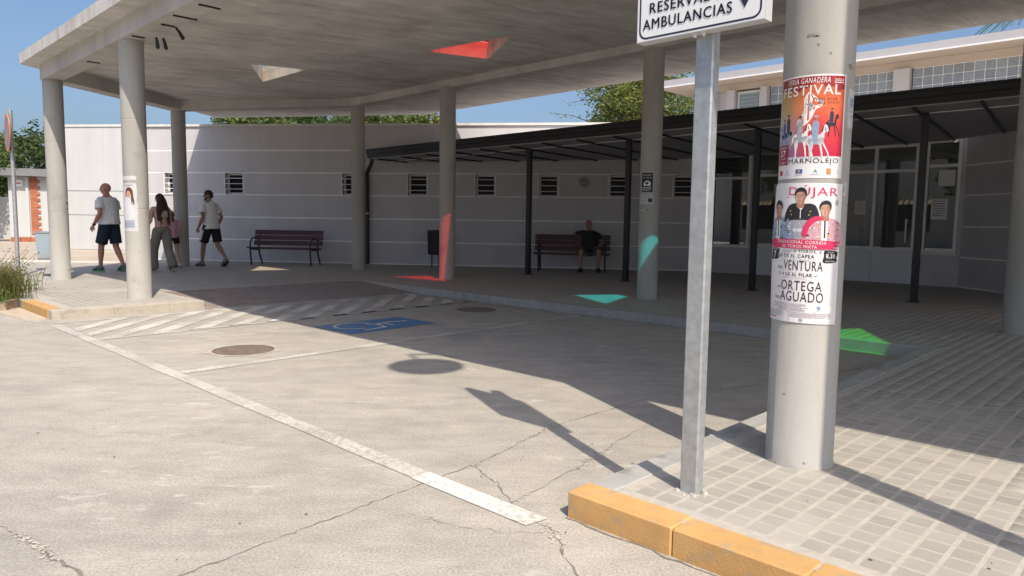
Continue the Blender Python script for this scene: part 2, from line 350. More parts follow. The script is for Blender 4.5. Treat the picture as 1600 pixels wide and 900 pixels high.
M['groove'] = plain('white_groove', (0.90, 0.89, 0.88), 0.7, var=0.04, scale=4)
M['wall_white'] = plain('white_wall_paint', (0.53, 0.54, 0.54), 0.75, var=0.05, scale=0.9, streak=0.08, bump=0.08, bscale=60)
M['groove_dark'] = plain('dark_groove', (0.26, 0.265, 0.27), 0.8)
M['coping'] = plain('coping', (0.66, 0.63, 0.59), 0.8, var=0.2, scale=5)
M['alu'] = plain('aluminium_frame', (0.80, 0.81, 0.82), 0.45, metal=0.0, var=0.04)
M['white_frame'] = plain('white_window_frame', (0.74, 0.74, 0.74), 0.5, var=0.04)
M['bar'] = plain('white_window_bar', (0.78, 0.78, 0.77), 0.5, var=0.05)
M['pane_dark'] = plain('dark_pane', (0.012, 0.012, 0.015), 0.3, var=0.1, spec=0.15)
M['black_metal'] = plain('black_porch_metal', (0.016, 0.0155, 0.018), 0.42, var=0.2, scale=3)
M['porch_panel'] = plain('grey_porch_panel', (0.36, 0.345, 0.36), 0.6, var=0.05, scale=2, rnd=0.05)
M['light_line'] = plain('pale_joint_strip', (0.85, 0.84, 0.83), 0.5)
M['glass'] = glass_sheet('window_glass', (0.60, 0.65, 0.66), ior=2.1)
M['pale_panel'] = plain('pale_grey_panel', (0.72, 0.75, 0.78), 0.45, var=0.03)
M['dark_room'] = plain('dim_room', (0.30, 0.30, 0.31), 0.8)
M['upper_wall'] = plain('pale_lilac_wall', (0.60, 0.575, 0.575), 0.8, var=0.05, scale=1.5)
M['soffit'] = plain('beige_soffit', (0.55, 0.47, 0.40), 0.8, var=0.06, scale=1.2)
M['eave'] = plain('eave_band', (0.50, 0.49, 0.50), 0.7, var=0.06, scale=2)
M['block'] = plain('glass_block', (0.30, 0.335, 0.36), 0.12, var=0.22, scale=22, bump=0.5, bscale=38, rnd=0.12, spec=0.7)
M['galv'] = plain('galvanised_steel', (0.43, 0.455, 0.47), 0.42, metal=0.55, var=0.22, scale=26, bump=0.05, bscale=90)
M['sign_white'] = plain('sign_white', (0.78, 0.79, 0.79), 0.4, var=0.02)
M['sign_navy'] = plain('sign_navy', (0.018, 0.022, 0.05), 0.45)
M['sign_grey'] = plain('sign_edge_grey', (0.52, 0.53, 0.54), 0.5, var=0.04)
M['bench_wood'] = plain('dark_red_slat', (0.075, 0.03, 0.033), 0.5, var=0.22, scale=6, rnd=0.1)
M['iron'] = plain('dark_iron', (0.022, 0.024, 0.03), 0.5, var=0.2)
M['rust_iron'] = plain('rusty_cast_iron', (0.185, 0.14, 0.118), 0.7, var=0.25, scale=14, bump=0.4, bscale=60, island=0.12)
M['steel_plate'] = plain('dull_cover_plate', (0.23, 0.225, 0.21), 0.7, var=0.15, scale=5, bump=0.3, bscale=110)
M['bin_grey'] = plain('blue_grey_bin', (0.31, 0.40, 0.46), 0.5, var=0.08)
# ================================================================ ground, road and pavement
def uvp(pts): return [(UV(u, v).x, UV(u, v).y) for u, v in pts]
mb = MB(); mb.poly([(-300, -300, 0), (300, -300, 0), (300, 300, 0), (-300, 300, 0)])
road = struct(mb.build('road', M['road']))
def sheet(name, mat, polys, z=0.004, parent=None, label=None):
    mb = MB()
    for p in polys: mb.poly([UV(u, v, z) for u, v in p])
    return mb.build(name, mat, parent or road, label=label)
def stroke(pts, w):
    """flat ribbon along a uv polyline"""
    out = []
    P = [Vector((a, b, 0)) for a, b in pts]
    L, R = [], []
    for i, p in enumerate(P):
        t = (P[min(i + 1, len(P) - 1)] - P[max(i - 1, 0)]).normalized(); nn = Vector((-t.y, t.x, 0))
        ww = w[i] if hasattr(w, '__len__') else w
        L.append(p + nn * ww / 2); R.append(p - nn * ww / 2)
    for i in range(len(P) - 1): out.append([(q.x, q.y) for q in (R[i], R[i + 1], L[i + 1], L[i])])
    return out
def jag(pts, step=0.04, amp=0.006):
    out = [pts[0]]
    for a, b in zip(pts[:-1], pts[1:]):
        n = max(1, int(math.hypot(b[0] - a[0], b[1] - a[1]) / step))
        for k in range(1, n + 1):
            t = k / n; out.append((a[0] + (b[0] - a[0]) * t + random.gauss(0, amp), a[1] + (b[1] - a[1]) * t + random.gauss(0, amp)))
    return out
# painted lines
sheet('edge_line', M['white_paint'], [[(-9.15 + k * 0.5, 2.045 + 0.004 * (k % 3)), (-8.65 + k * 0.5, 2.045 + 0.004 * ((k + 1) % 3)), (-8.65 + k * 0.5, 2.155), (-9.15 + k * 0.5, 2.155)] for k in range(13)], label='long worn white line along the open side of the parking bays')
sheet('edge_line', M['white_paint_fresh'], [[(-2.648, 2.04), (-1.90, 2.045), (-1.88, 2.16), (-2.648, 2.157)]], z=0.0045, label='cleaner white end of the long line at the yellow kerb')
sheet('bay_line', M['white_paint_faint'], [[(-5.79, 2.16), (-5.68, 2.16), (-5.825, 7.30), (-5.935, 7.30)]], label='faint white line to the right of the blue wheelchair square')
sheet('bay_line', M['white_paint'], [[(-7.86, 2.16), (-7.78, 2.16), (-7.93, 7.30), (-8.01, 7.30)]], label='white line between the wheelchair bay and the striped strip')
k = 0
for i in range(16):
    v0 = 1.30 + i * 0.44
    def clip(u, v): return (u, v)
    a0, a1 = v0, v0 + 0.215
    ue, us = -9.30, -7.87
    pts = []
    # parallelogram between the bay line and the kerb, clipped to v > 2.16 and v < 7.25
    poly = [(us, a0), (us, a1), (ue, a1 + (us - ue)), (ue, a0 + (us - ue))]
    def cut(poly, f):
        out = []
        for p, q in zip(poly, poly[1:] + poly[:1]):
            fp, fq = f(p), f(q)
            if fp >= 0: out.append(p)
            if fp * fq < 0: t = fp / (fp - fq); out.append((p[0] + (q[0] - p[0]) * t, p[1] + (q[1] - p[1]) * t))
        return out
    poly = cut(cut(poly, lambda p: p[1] - 2.165), lambda p: 7.25 - p[1])
    if len(poly) >= 3: sheet('hatch_stripe', M['hatch_paint'], [poly])
sheet('kerb_line', M['hatch_paint'], [[(-9.36, 2.165), (-9.30, 2.165), (-9.30, 7.25), (-9.36, 7.25)]])
sheet('kerb_line', M['white_paint_faint'], [[(-9.2, 7.262), (-6.0, 7.30), (-6.0, 7.345), (-9.2, 7.305)]], label='thin white line along the foot of the back kerb')
bp = sheet('blue_square', M['blue_paint'], [[(-7.23, 4.19), (-6.48, 4.22), (-6.55, 5.43), (-7.27, 5.40)]], label='blue painted square with a white wheelchair emblem')
C_ = [(-7.02, 4.80), (-7.12, 4.74), (-7.175, 4.62), (-7.17, 4.50), (-7.09, 4.37), (-6.94, 4.31), (-6.81, 4.35), (-6.745, 4.45), (-6.725, 4.55)]
sym = stroke(C_, 0.045) + stroke([(-6.61, 4.47), (-6.66, 4.78), (-6.92, 4.83), (-6.97, 4.72)], 0.05) + stroke([(-6.92, 4.82), (-6.96, 5.05), (-6.90, 5.26)], 0.045) + stroke([(-6.93, 4.93), (-6.73, 4.94)], 0.04)
o = sheet('wheelchair_emblem', M['white_paint_fresh'], sym, z=0.008, parent=bp)
# cracks and crumbled joints in the slab
def crack(pts, w, z=0.0022, crumb=0):
    w *= 0.62
    P = jag(pts); W = [w * max(0.15, random.gauss(0.7, 0.5)) for _ in P]
    sheet('crack', M['crack'], stroke(P, W), z=z)
    if crumb:
        mb = MB(); env = [max(0, math.sin(i * 0.11) + math.sin(i * 0.37 + 1)) for i in range(len(P))]
        for p, e in zip(P, env):
            for _ in range(int(crumb * 2 * e)):
                a, b = p[0] + random.gauss(0, 0.013), p[1] + random.gauss(0, 0.013); r = random.uniform(0.003, 0.011) * (0.6 + e * .4)
                k = random.randint(4, 6); t0 = random.uniform(0, 6); st = random.uniform(.4, 1)
                mb.poly([UV(a + math.cos(t0 + 2 * PI * q / k) * r * random.uniform(.6, 1.2), b + math.sin(t0 + 2 * PI * q / k) * r * st * random.uniform(.6, 1.2), 0.0026 + random.uniform(0, .0015)) for q in range(k)])
        if mb.v: mb.build('broken_edge', M['crumb'], road, kind='stuff')
def xy2uv(x, y): return (x * EU.x + y * EU.y, x * EV.x + y * EV.y)
c1 = [xy2uv(*p) for p in ((-1.75, 1.55), (-1.10, 2.385), (-0.18, 3.52))]
crack(c1, 0.010, crumb=1)
crack([xy2uv(*p) for p in ((-0.18, 3.50), (0.24, 4.19), (0.90, 4.87))], 0.012, crumb=2)
crack([xy2uv(*p) for p in ((0.9, 4.87), (1.6, 5.25), (2.0, 5.44), (2.8, 5.96), (3.2, 6.2))], 0.014, crumb=1)
crack([xy2uv(*p) for p in ((-0.18, 3.50), (-0.06, 3.26), (0.01, 3.03), (0.10, 2.84), (0.19, 2.72), (0.20, 2.53), (0.25, 2.40), (0.28, 2.1))], 0.012, crumb=2)
crack([xy2uv(*p) for p in ((-2.4, 2.95), (-2.01, 2.73), (-1.46, 2.35), (-1.2, 2.0))], 0.02, crumb=3)
crack([xy2uv(*p) for p in ((0.01, 3.03), (0.35, 3.5), (0.62, 3.95), (0.95, 4.4))], 0.006, crumb=2)
crack([xy2uv(*p) for p in ((-0.42, 2.9), (-0.2, 2.78), (0.0, 2.72), (0.19, 2.74))], 0.003, crumb=1)
mb = MB()                                         # dirt gathered along the kerb foot
for a, b in (((-1.84, 2.225), (1.4, 2.225)), ((-9.6, 7.31), (-1.85, 7.40))):
    P = jag([a, b], 0.06, 0.006)
    for q in stroke(P, [random.uniform(0.004, 0.018) for _ in P]): mb.poly([UV(u, v, 0.0026) for u, v in q])
mb.build('kerb_dirt', M['crack'], road)
mb = MB()                                         # loose grit and dead leaves on the road
for _ in range(240):
    u, v = random.uniform(-9, 0.5), random.uniform(-1.0, 6.5)
    c = UV(u, v, 0.003)
    if c.y < 1.2: continue
    a = random.uniform(0, PI); r = random.uniform(0.003, 0.012)
    mb.poly([c + Vector((math.cos(a) * r, math.sin(a) * r, 0.002)), c + Vector((-math.sin(a) * r * 0.45, math.cos(a) * r * 0.45, 0.004)), c + Vector((-math.cos(a) * r, -math.sin(a) * r, 0.001)), c + Vector((math.sin(a) * r * 0.45, -math.cos(a) * r * 0.45, 0.003))])
mb.build('grit', plain('grit', (0.12, 0.10, 0.08), 0.9, var=0.3, island=0.6), road, kind='stuff')

mb = MB()                                         # dropped gum, pebbles and bits of leaf on the pavement
for _ in range(110):
    u, v = random.uniform(-1.65, 2.2), random.uniform(2.4, 6.5); c = UV(u, v, KERB + 0.001); r = random.uniform(0.003, 0.0095)
    k = random.randint(4, 6); t0 = random.uniform(0, 6); mb.poly([c + Vector((math.cos(t0 + 2 * PI * q / k) * r * random.uniform(.5, 1.2), math.sin(t0 + 2 * PI * q / k) * r * random.uniform(.5, 1.2), random.uniform(0, .002))) for q in range(k)])
gum = mb
# pavement body (pale mortar shows in the joints)
PLAZA = [(-60, 2.31), (-11.1, 2.31), (-9.73, 2.31), (-9.73, 3.95), (-11.2, 3.95), (-11.2, 7.43), (-9.62, 7.43), (-1.76, 7.50), (-1.76, 2.31), (20, 2.31), (20, 60), (-60, 60)]
mb = MB(); mb.prism(uvp(PLAZA), -0.25, KERB - 0.0006)
pave = struct(mb.build('pavement', M['joint']))
ZT = KERB
gum.build('litter', plain('litter', (0.13, 0.11, 0.09), 0.9, var=0.3, island=0.7), pave, kind='stuff')
def in_poly(x, y, poly):
    c = False; n = len(poly); j = n - 1
    for i in range(n):
        xi, yi = poly[i]; xj, yj = poly[j]
        if (yi > y) != (yj > y) and x < (xj - xi) * (y - yi) / (yj - yi) + xi: c = not c
        j = i
    return c
PUV = 0.0992
COLS = [(-14.35, 3.42), (-10.43, 3.41), (-16.76, 6.41), (-13.65, 9.07), (-10.44, 8.92), (-5.97, 9.01), (-1.40, 9.17), (-1.345, 3.37), (3.2, 3.41)]
TZ = [(-9.73 - 6.5, 2.31)]
cells = []
plate_poly = [(-11.94, 3.24), (-11.47, 3.24), (-11.90, 4.56), (-12.48, 4.56)]
for iu in range(-240, 60):
    for iv in range(0, 200):
        u = -0.967 + PUV * iu + PUV / 2; v = 2.542 + 0.0998 * iv - 0.0499
        if u > -9.3 or True:
            x = EU.x * u + EV.x * v; y = EU.y * u + EV.y * v
        if y < 0.9 or y > 18.4 or x > 0.80 * y + 2.6 or x < -0.80 * y - 1.5: continue
        if y > 17.95 - 0.1306 * x: continue
        if y > 16.7 and x < -9.4: continue
        # right-hand pavement, strip behind the back kerb, left plaza
        if -1.70 < u and v > 2.42: pass
        elif v > 7.56 and u > -11.25: pass
        elif u < -11.25 and v > 2.49: pass
        elif -11.25 <= u < -9.92 and 2.49 < v < 3.88: pass
        else: continue
        if -60 < u < -11.05 and v < 2.5: continue
        if in_poly(u, v, plate_poly): continue
        if any((u - a) ** 2 + (v - b) ** 2 < 0.11 ** 2 for a, b in COLS): continue
        cells.append((u, v, x, y))
def cell_geo(u, v, w_u, w_v, dz, tilt):
    a, b = PUV / 2 - w_u / 2, 0.0998 / 2 - w_v / 2
    return a, b
near = sorted([c for c in cells if abs(c[2]) < 0.735 * c[3] - 0.02 and c[3] > 1.55 and c[0] > -1.7], key=lambda c: c[2] ** 2 + c[3] ** 2)[:300]
nearset = set((c[0], c[1]) for c in near)
def tile_block(wide_u=True):
    wu, wv = (0.0155, 0.0110) if wide_u else (0.0110, 0.0155)
    a, b = PUV / 2 - wu / 2, 0.0998 / 2 - wv / 2; c = 0.0012
    mb = MB()
    r = lambda s, z: [EU * (x * (a - s)) + EV * (y * (b - s)) + Vector((0, 0, z)) for x, y in ((-1, -1), (1, -1), (1, 1), (-1, 1))]
    mb.loft([r(0, -0.008), r(0, -c), r(c, 0)]); return mb
tb = tile_block()
me_tile = tb.mesh('tile'); me_tile.materials.append(M['tile_o'])
for (u, v, x, y) in near:
    o = bpy.data.objects.new('paving_tile', me_tile); COL.objects.link(o); o.parent = pave
    o.location = Vector((x, y, ZT + random.uniform(-0.0002, 0.0005))) - WLOC[pave]
    o.rotation_euler = (random.gauss(0, 0.003), random.gauss(0, 0.003), random.gauss(0, 0.008))
far = [c for c in cells if (c[0], c[1]) not in nearset]
def far_mesh(cs, wide_u, name, mat, zf=None):
    t = tile_block(wide_u); base = np.array(t.v); faces = np.array(t.f[1:5] + t.f[5:9]) if False else None
    f0 = [f for f in t.f if True]
    # drop the hidden underside
    f0 = [f for f in f0 if not all(base[i][2] < -0.007 for i in f)]
    n = len(base); V = []
    off = np.array([(x, y, (zf(u, v) if zf else ZT) + random.uniform(-0.0002, 0.0005)) for u, v, x, y in cs])
    V = (base[None] + off[:, None]).reshape(-1, 3) - np.array(WLOC[pave])
    F = np.array([f for f in f0]); A = (F[None] + (np.arange(len(cs)) * n)[:, None, None]).reshape(-1, 4)
    me = bpy.data.meshes.new(name); me.vertices.add(len(V)); me.vertices.foreach_set('co', V.ravel())
    me.loops.add(A.size); me.loops.foreach_set('vertex_index', A.ravel()); me.polygons.add(len(A))
    me.polygons.foreach_set('loop_start', np.arange(0, A.size, 4)); me.update(calc_edges=True)
    bm = bmesh.new(); bm.from_mesh(me); bmesh.ops.recalc_face_normals(bm, faces=bm.faces); bm.to_mesh(me); bm.free()
    me.materials.append(mat); o = bpy.data.objects.new(name, me); COL.objects.link(o); o.parent = pave; o['kind'] = 'stuff'; return o
far_mesh([c for c in far if c[0] > -9.0], True, 'paving_tiles', M['tile'])
far_mesh([c for c in far if c[0] <= -9.0], False, 'paving_tiles', M['tile'])

# dropped kerb ramp with red tactile tiles
def rz(u, v): return 0.012 + (KERB - 0.012) * min(1, max(0, (-9.42 - u) / 1.78))
mb = MB()
mb.add([UV(-9.40, 3.95, 0.008), UV(-9.40, 7.36, 0.008), UV(-11.22, 7.46, KERB - 0.005), UV(-11.22, 3.95, KERB - 0.005),
        UV(-9.40, 3.95, -0.2), UV(-9.40, 7.36, -0.2), UV(-11.22, 7.46, -0.2), UV(-11.22, 3.95, -0.2)],
       [(0, 1, 2, 3), (4, 7, 6, 5), (0, 4, 5, 1), (1, 5, 6, 2), (2, 6, 7, 3), (3, 7, 4, 0)])
ramp = struct(mb.build('kerb_ramp', plain('ramp_mortar', (0.36, 0.29, 0.25), 0.9, var=0.1)))
rc = []
for iu in range(17):
    for iv in range(34):
        u = -9.53 - iu * 0.0992; v = 4.02 + iv * 0.0998
        p = UV(u, v); rc.append((u, v, p.x, p.y))
o = far_mesh(rc, False, 'tactile_tiles', M['tactile'], zf=lambda u, v: rz(u, v) + 0.003)
o.parent = ramp; o.location = Vector(WLOC[pave]) - Vector(WLOC[ramp])
mb = MB()
for iv in range(7):
    v0 = 3.96 + iv * 0.49; mb.cbox(FUV, -9.455, -9.36, v0, v0 + 0.482, -0.1, 0.013, 0.004)
mb.build('flush_kerb', M['kerb'], ramp)
# round studs on the tactile tiles
mb = MB()
for iu in range(17 * 2):
    for iv in range(34 * 2):
        u = -9.505 - iu * 0.0496; v = 3.995 + iv * 0.0499; c = UV(u, v, rz(u, v) + 0.002)
        mb.loft([[c + Vector((math.cos(q * PI / 2.0) * r, math.sin(q * PI / 2.0) * r, z)) for q in range(4)] for r, z in ((0.015, 0), (0.010, 0.005))])
mb.build('tactile_studs', M['tactile'], ramp, kind='stuff')

# kerb stones, each a piece of the pavement
def kerb_run(mat, spans, along='u', d0=0, d1=0.14, name='kerb_stone', z1=KERB + 0.004, slope=None):
    for a0, a1 in spans:
        mb = MB(); dz = random.uniform(-0.003, 0.003)
        if along == 'u': mb.cbox(FUV, a0 + 0.0008, a1 - 0.0008, d0 + random.uniform(-.003, .003), d1, -0.2, z1 + dz, 0.006)
        else: mb.cbox(FUV, d0 + random.uniform(-.003, .003), d1, a0 + 0.0008, a1 - 0.0008, -0.2, z1 + dz, 0.006)
        o = mb.build(name, M[mat], pave)
spans = [(-1.845, -1.345)] + [(-1.345 + 0.495 * k, -0.85 + 0.495 * k) for k in range(12)]
kerb_run('kerb_yellow', spans, 'u', 2.24, 2.388)
kerb_run('kerb', [(2.40 + 0.5 * k, 2.90 + 0.5 * k) for k in range(10)], 'v', -1.845, -1.715)
kerb_run('kerb', [(-9.62 + 0.99 * k, -8.63 + 0.99 * k) for k in range(8)], 'u', 7.385, 7.53)
kerb_run('kerb_yellow', [(-11.05, -10.34), (-10.34, -9.79)], 'u', 2.175, 2.33)
kerb_run('kerb', [(-17, -16), (-16, -15), (-15, -14), (-14, -13), (-13, -12), (-12, -11.06)], 'u', 2.175, 2.33)
kerb_run('kerb_pale', [(2.18, 2.85), (2.85, 3.50), (3.50, 3.955)], 'v', -9.78, -9.62)
mb = MB(); mb.cbox(FUV, -9.785, -9.625, 2.172, 2.30, -0.2, KERB + 0.006, 0.012)
# cover plate in the plaza
mb = MB(); mb.prism(uvp([(-11.93, 3.26), (-11.50, 3.26), (-11.92, 4.54), (-12.44, 4.54)]), KERB - 0.02, KERB - 0.001)
mb.build('cover_plate', M['steel_plate'], pave, label='long grey cover plate set flush in the plaza tiles')

# beige path beyond the tiles, in front of the white building
mb = MB(); mb.prism([(-60, 16.8), (-9.3, 16.8), (-9.3, 18.3), (-9.0, 40), (-60, 60)], KERB - 0.1, KERB + 0.003)
path = struct(mb.build('path', M['path']))
mb = MB(); mb.prism([(-16.5, 17.05), (-9.4, 17.0), (-9.4, 17.28), (-16.5, 17.45)], KERB, KERB + 0.012)
mb.build('pale_strip', M['coping'], path)

# manhole covers
def manhole(c, r, name, label, mat, ring=True):
    t = root(name, label, 'manhole cover', (c[0], c[1], 0.0))
    C0 = Vector((c[0], c[1], 0))
    mb = MB(); mb.lathe(C0, [(r, 0.001), (r, 0.006), (r * 0.9, 0.008), (r * 0.9, 0.003)], 40); mb.build('frame', mat, t, smooth=False)
    mb = MB(); mb.lathe(C0, [(r * 0.89, 0.0), (r * 0.89, 0.006), (0.001, 0.006)], 40); mb.build('lid', mat, t)
    mb = MB(); st = r * 0.115
    for i in range(-8, 9):
        for j in range(-8, 9):
            x, y = i * st, j * st
            if math.hypot(x, y) < r * 0.83:
                q = C0 + Vector((x, y, 0.0055)); h = st * 0.30
                mb.loft([[q + Vector((sx * k * h, sy * k * h, z)) for sx, sy in ((-1, -1), (1, -1), (1, 1), (-1, 1))] for k, z in ((1, 0), (0.75, 0.006))])
    mb.build('grip_studs', mat, t, kind='stuff')
    if ring:
        mb = MB(); n = 40
        for k in range(n):
            a0, a1 = 2 * PI * k / n, 2 * PI * (k + 1) / n
            w0, w1 = (r * (1.16 + 0.16 * math.sin(k * 1.7) * math.sin(k * .6)) for k in (k, (k + 1) % n))
            mb.poly([C0 + Vector((math.cos(a) * q, math.sin(a) * q, 0.0035)) for a, q in ((a0, r), (a0, w0), (a1, w1), (a1, r))])
        mb.build('patch_ring', M['crumb'], t)
    return t
manhole((-2.482, 6.55), 0.275, 'manhole_cover', 'rusty round manhole cover in the sunlit road with a pale ragged mortar ring', M['rust_iron'])
manhole((-0.482, 9.79), 0.27, 'manhole_cover', 'dark round manhole cover in the shaded bay near the back kerb', M['rust_iron'], ring=False)
# ================================================================ concrete canopy on round columns
def zb(u, v): return 3.53 + 0.028 * (v - 3.41) + 0.006 * (u + 10.4)       # underside of the beams
def xyuv(x, y): return (x * EU.x + y * EU.y, x * EV.x + y * EV.y)
ST = 0.17
def zc(u, v): return 3.765 + 0.010 * (v - 3.41) + 0.002 * (u + 10.4)   # underside of the slab
canopy = root('concrete_canopy', 'large flat concrete canopy on round columns over the parking bays', 'canopy', UV(-5, 6, KERB))
OUT = [(-14.60, 3.01), (8.0, 2.94), (8.0, 10.95), (-14.26, 11.46), (-18.77, 8.15)]
HOLES = {'red': [(-8.864, 7.108), (-8.548, 8.138), (-7.233, 7.352)], 'clear': [(-11.74, 5.69), (-13.11, 6.60), (-11.48, 6.576)],
         'turquoise': [(-4.34, 7.36), (-3.70, 8.34), (-3.13, 6.70)], 'green': [(-0.02, 7.22), (0.74, 6.04), (-0.55, 6.1)]}
mb = MB()
loops = [OUT] + list(HOLES.values())
flat = [p for l in loops for p in l]
tri = tessellate_polygon([[Vector((u, v, 0)) for u, v in l] for l in loops])
nb = len(flat)
lo = [UV(u, v, zc(u, v)) for u, v in flat]; hi = [UV(u, v, zc(u, v) + ST) for u, v in flat]
fs = [tuple(t) for t in tri] + [tuple(nb + i for i in t) for t in tri]; i0 = 0
for l in loops:
    n = len(l); fs += [(i0 + i, i0 + (i + 1) % n, nb + i0 + (i + 1) % n, nb + i0 + i) for i in range(n)]; i0 += n
mb.add(lo + hi, fs)
slab = mb.build('roof_slab', M['canopy'], canopy)
GL = {'red': (0.66, 0.018, 0.012), 'clear': (0.96, 0.88, 0.74), 'turquoise': (0.015, 0.72, 0.84), 'green': (0.05, 0.70, 0.08)}
for k, l in HOLES.items():
    cx = sum(p[0] for p in l) / 3; cy = sum(p[1] for p in l) / 3
    big = [(cx + (u - cx) * 1.18, cy + (v - cy) * 1.18) for u, v in l]
    mb = MB(); vs = [UV(u, v, zc(u, v) + ST + h) for h in (-0.01, 0.10) for L_ in (big, l) for u, v in L_]
    mb.add(vs, [f for i in range(3) for j in ((i + 1) % 3,) for f in ((i, j, 6 + j, 6 + i), (3 + i, 3 + j, 9 + j, 9 + i), (6 + i, 6 + j, 9 + j, 9 + i))])
    mb.build('skylight_kerb', M['canopy'], canopy)
    mb = MB(); mb.poly([UV(cx + (u - cx) * 0.996, cy + (v - cy) * 0.996, zc(u, v) + ST + 0.088) for u, v in l])
    mb.build('skylight_pane', glass_sheet('skylight_glass_' + k, GL[k], 0.5), canopy, label='triangular skylight pane of %s glass in the roof slab' % k)
def offset_poly(P, d):
    n = len(P); out = []
    for i in range(n):
        a, b, c = Vector(P[i - 1]), Vector(P[i]), Vector(P[(i + 1) % n])
        t0, t1 = (b - a).normalized(), (c - b).normalized()
        n0, n1 = Vector((-t0.y, t0.x)), Vector((-t1.y, t1.x)); m = (n0 + n1).normalized()
        out.append(tuple(b + m * (d / max(0.2, m.dot(n0)))))
    return out
RING = [(-14.36, 3.41), (7.4, 3.41), (7.4, 9.20), (-13.62, 8.98), (-16.76, 6.41)]
ro, ri = offset_poly(RING, -0.15), offset_poly(RING, 0.15)
mb = MB(); n = 5; vs = []
for k in (0, 1):
    vs += [UV(u, v, zc(u, v) + 0.004 if k else zb(u, v)) for u, v in ro]; vs += [UV(u, v, zc(u, v) + 0.004 if k else zb(u, v)) for u, v in ri]
fs = []
for i in range(n):
    j = (i + 1) % n
    fs += [(i, j, n + j, n + i), (2 * n + i, 2 * n + j, 3 * n + j, 3 * n + i), (i, j, 2 * n + j, 2 * n + i), (n + i, n + j, 3 * n + j, 3 * n + i)]
mb.add(vs, fs); mb.build('edge_beam', M['beam'], canopy)
CLAB = {7: 'round concrete column in front, plastered with two bright event posters', 1: 'round concrete column at the kerb island with a torn portrait poster', 5: 'round concrete column with two small black notices and a turquoise light patch', 4: 'round concrete column with a tall red light patch beside the black bin'}
for i, (u, v) in enumerate(COLS):
    c = UV(u, v); zt = zb(u, v); mb = MB(); R = 0.152
    pr = [(R + 0.003, KERB - 0.05), (R + 0.003, KERB + 0.012), (R, KERB + 0.016)]
    for zs in (1.27 + 0.05 * (i % 3), 2.46 + 0.04 * (i % 2)):
        pr += [(R, zs - 0.02), (R, zs - 0.004), (R - 0.002, zs), (R, zs + 0.004), (R, zs + 0.02)]
    pr += [(R, zt - 0.02), (R - 0.004, zt + 0.002)]
    mb.lathe((c.x, c.y, 0), pr, 40); mb.build('column', M['column'], canopy, smooth=True, label=CLAB.get(i))
# slim black light channels and spotlights fixed under the front of the slab
ceil_z = zc
for k, (u, v0, v1) in enumerate([(-12.20, 3.37, 3.55), (-10.08, 3.31, 3.47), (-9.24, 3.37, 3.555), (-8.735, 3.32, 3.60), (-8.10, 3.35, 3.60)]):
    mb = MB(); a, b = UV(u, v0, zb(u, v0) - 0.008), UV(u - 0.02, v1, zb(u, v1) - 0.008); mb.bar(a, b, 0.022, 0.016)
    o = mb.build('light_channel', M['black_metal'])
    tag(o, ['slim black channel under the front beam nearest its left corner', 'slim black channel under the front beam just behind the second column', 'slim black channel under the front beam with one spotlight at its end', 'slim black channel under the front beam, second from the right', 'slim black channel under the front beam, rightmost of the row'][k], 'light fitting', 'slim black channels under the front beam')
for k, (u, v, tilt) in enumerate([(-9.612, 3.44, 0.01), (-9.60, 3.52, 0.02), (-9.25, 3.545, 0.05)]):
    z = zb(u, v); t = root('spotlight', ['black spotlight hanging closest to the second column', 'middle black spotlight hanging under the canopy', 'black tilted spotlight fixed at the end of a channel'][k], 'spotlight', UV(u, v, z), 'black spotlights under the canopy')
    drop = 0.09 if k < 2 else 0.02
    mb = MB(); mb.tube([UV(u, v, z), UV(u, v, z - drop)], 0.008, 8); mb.build('stem', M['sign_grey'], t, smooth=True)
    mb = MB(); mb.tube([UV(u, v, z - drop), UV(u + tilt * 0.5, v + tilt * 0.6, z - drop - 0.05), UV(u + tilt, v + tilt * 1.2, z - drop - 0.125)], [0.015, 0.019, 0.025], 12); mb.build('lamp_body', M['black_metal'], t, smooth=True)

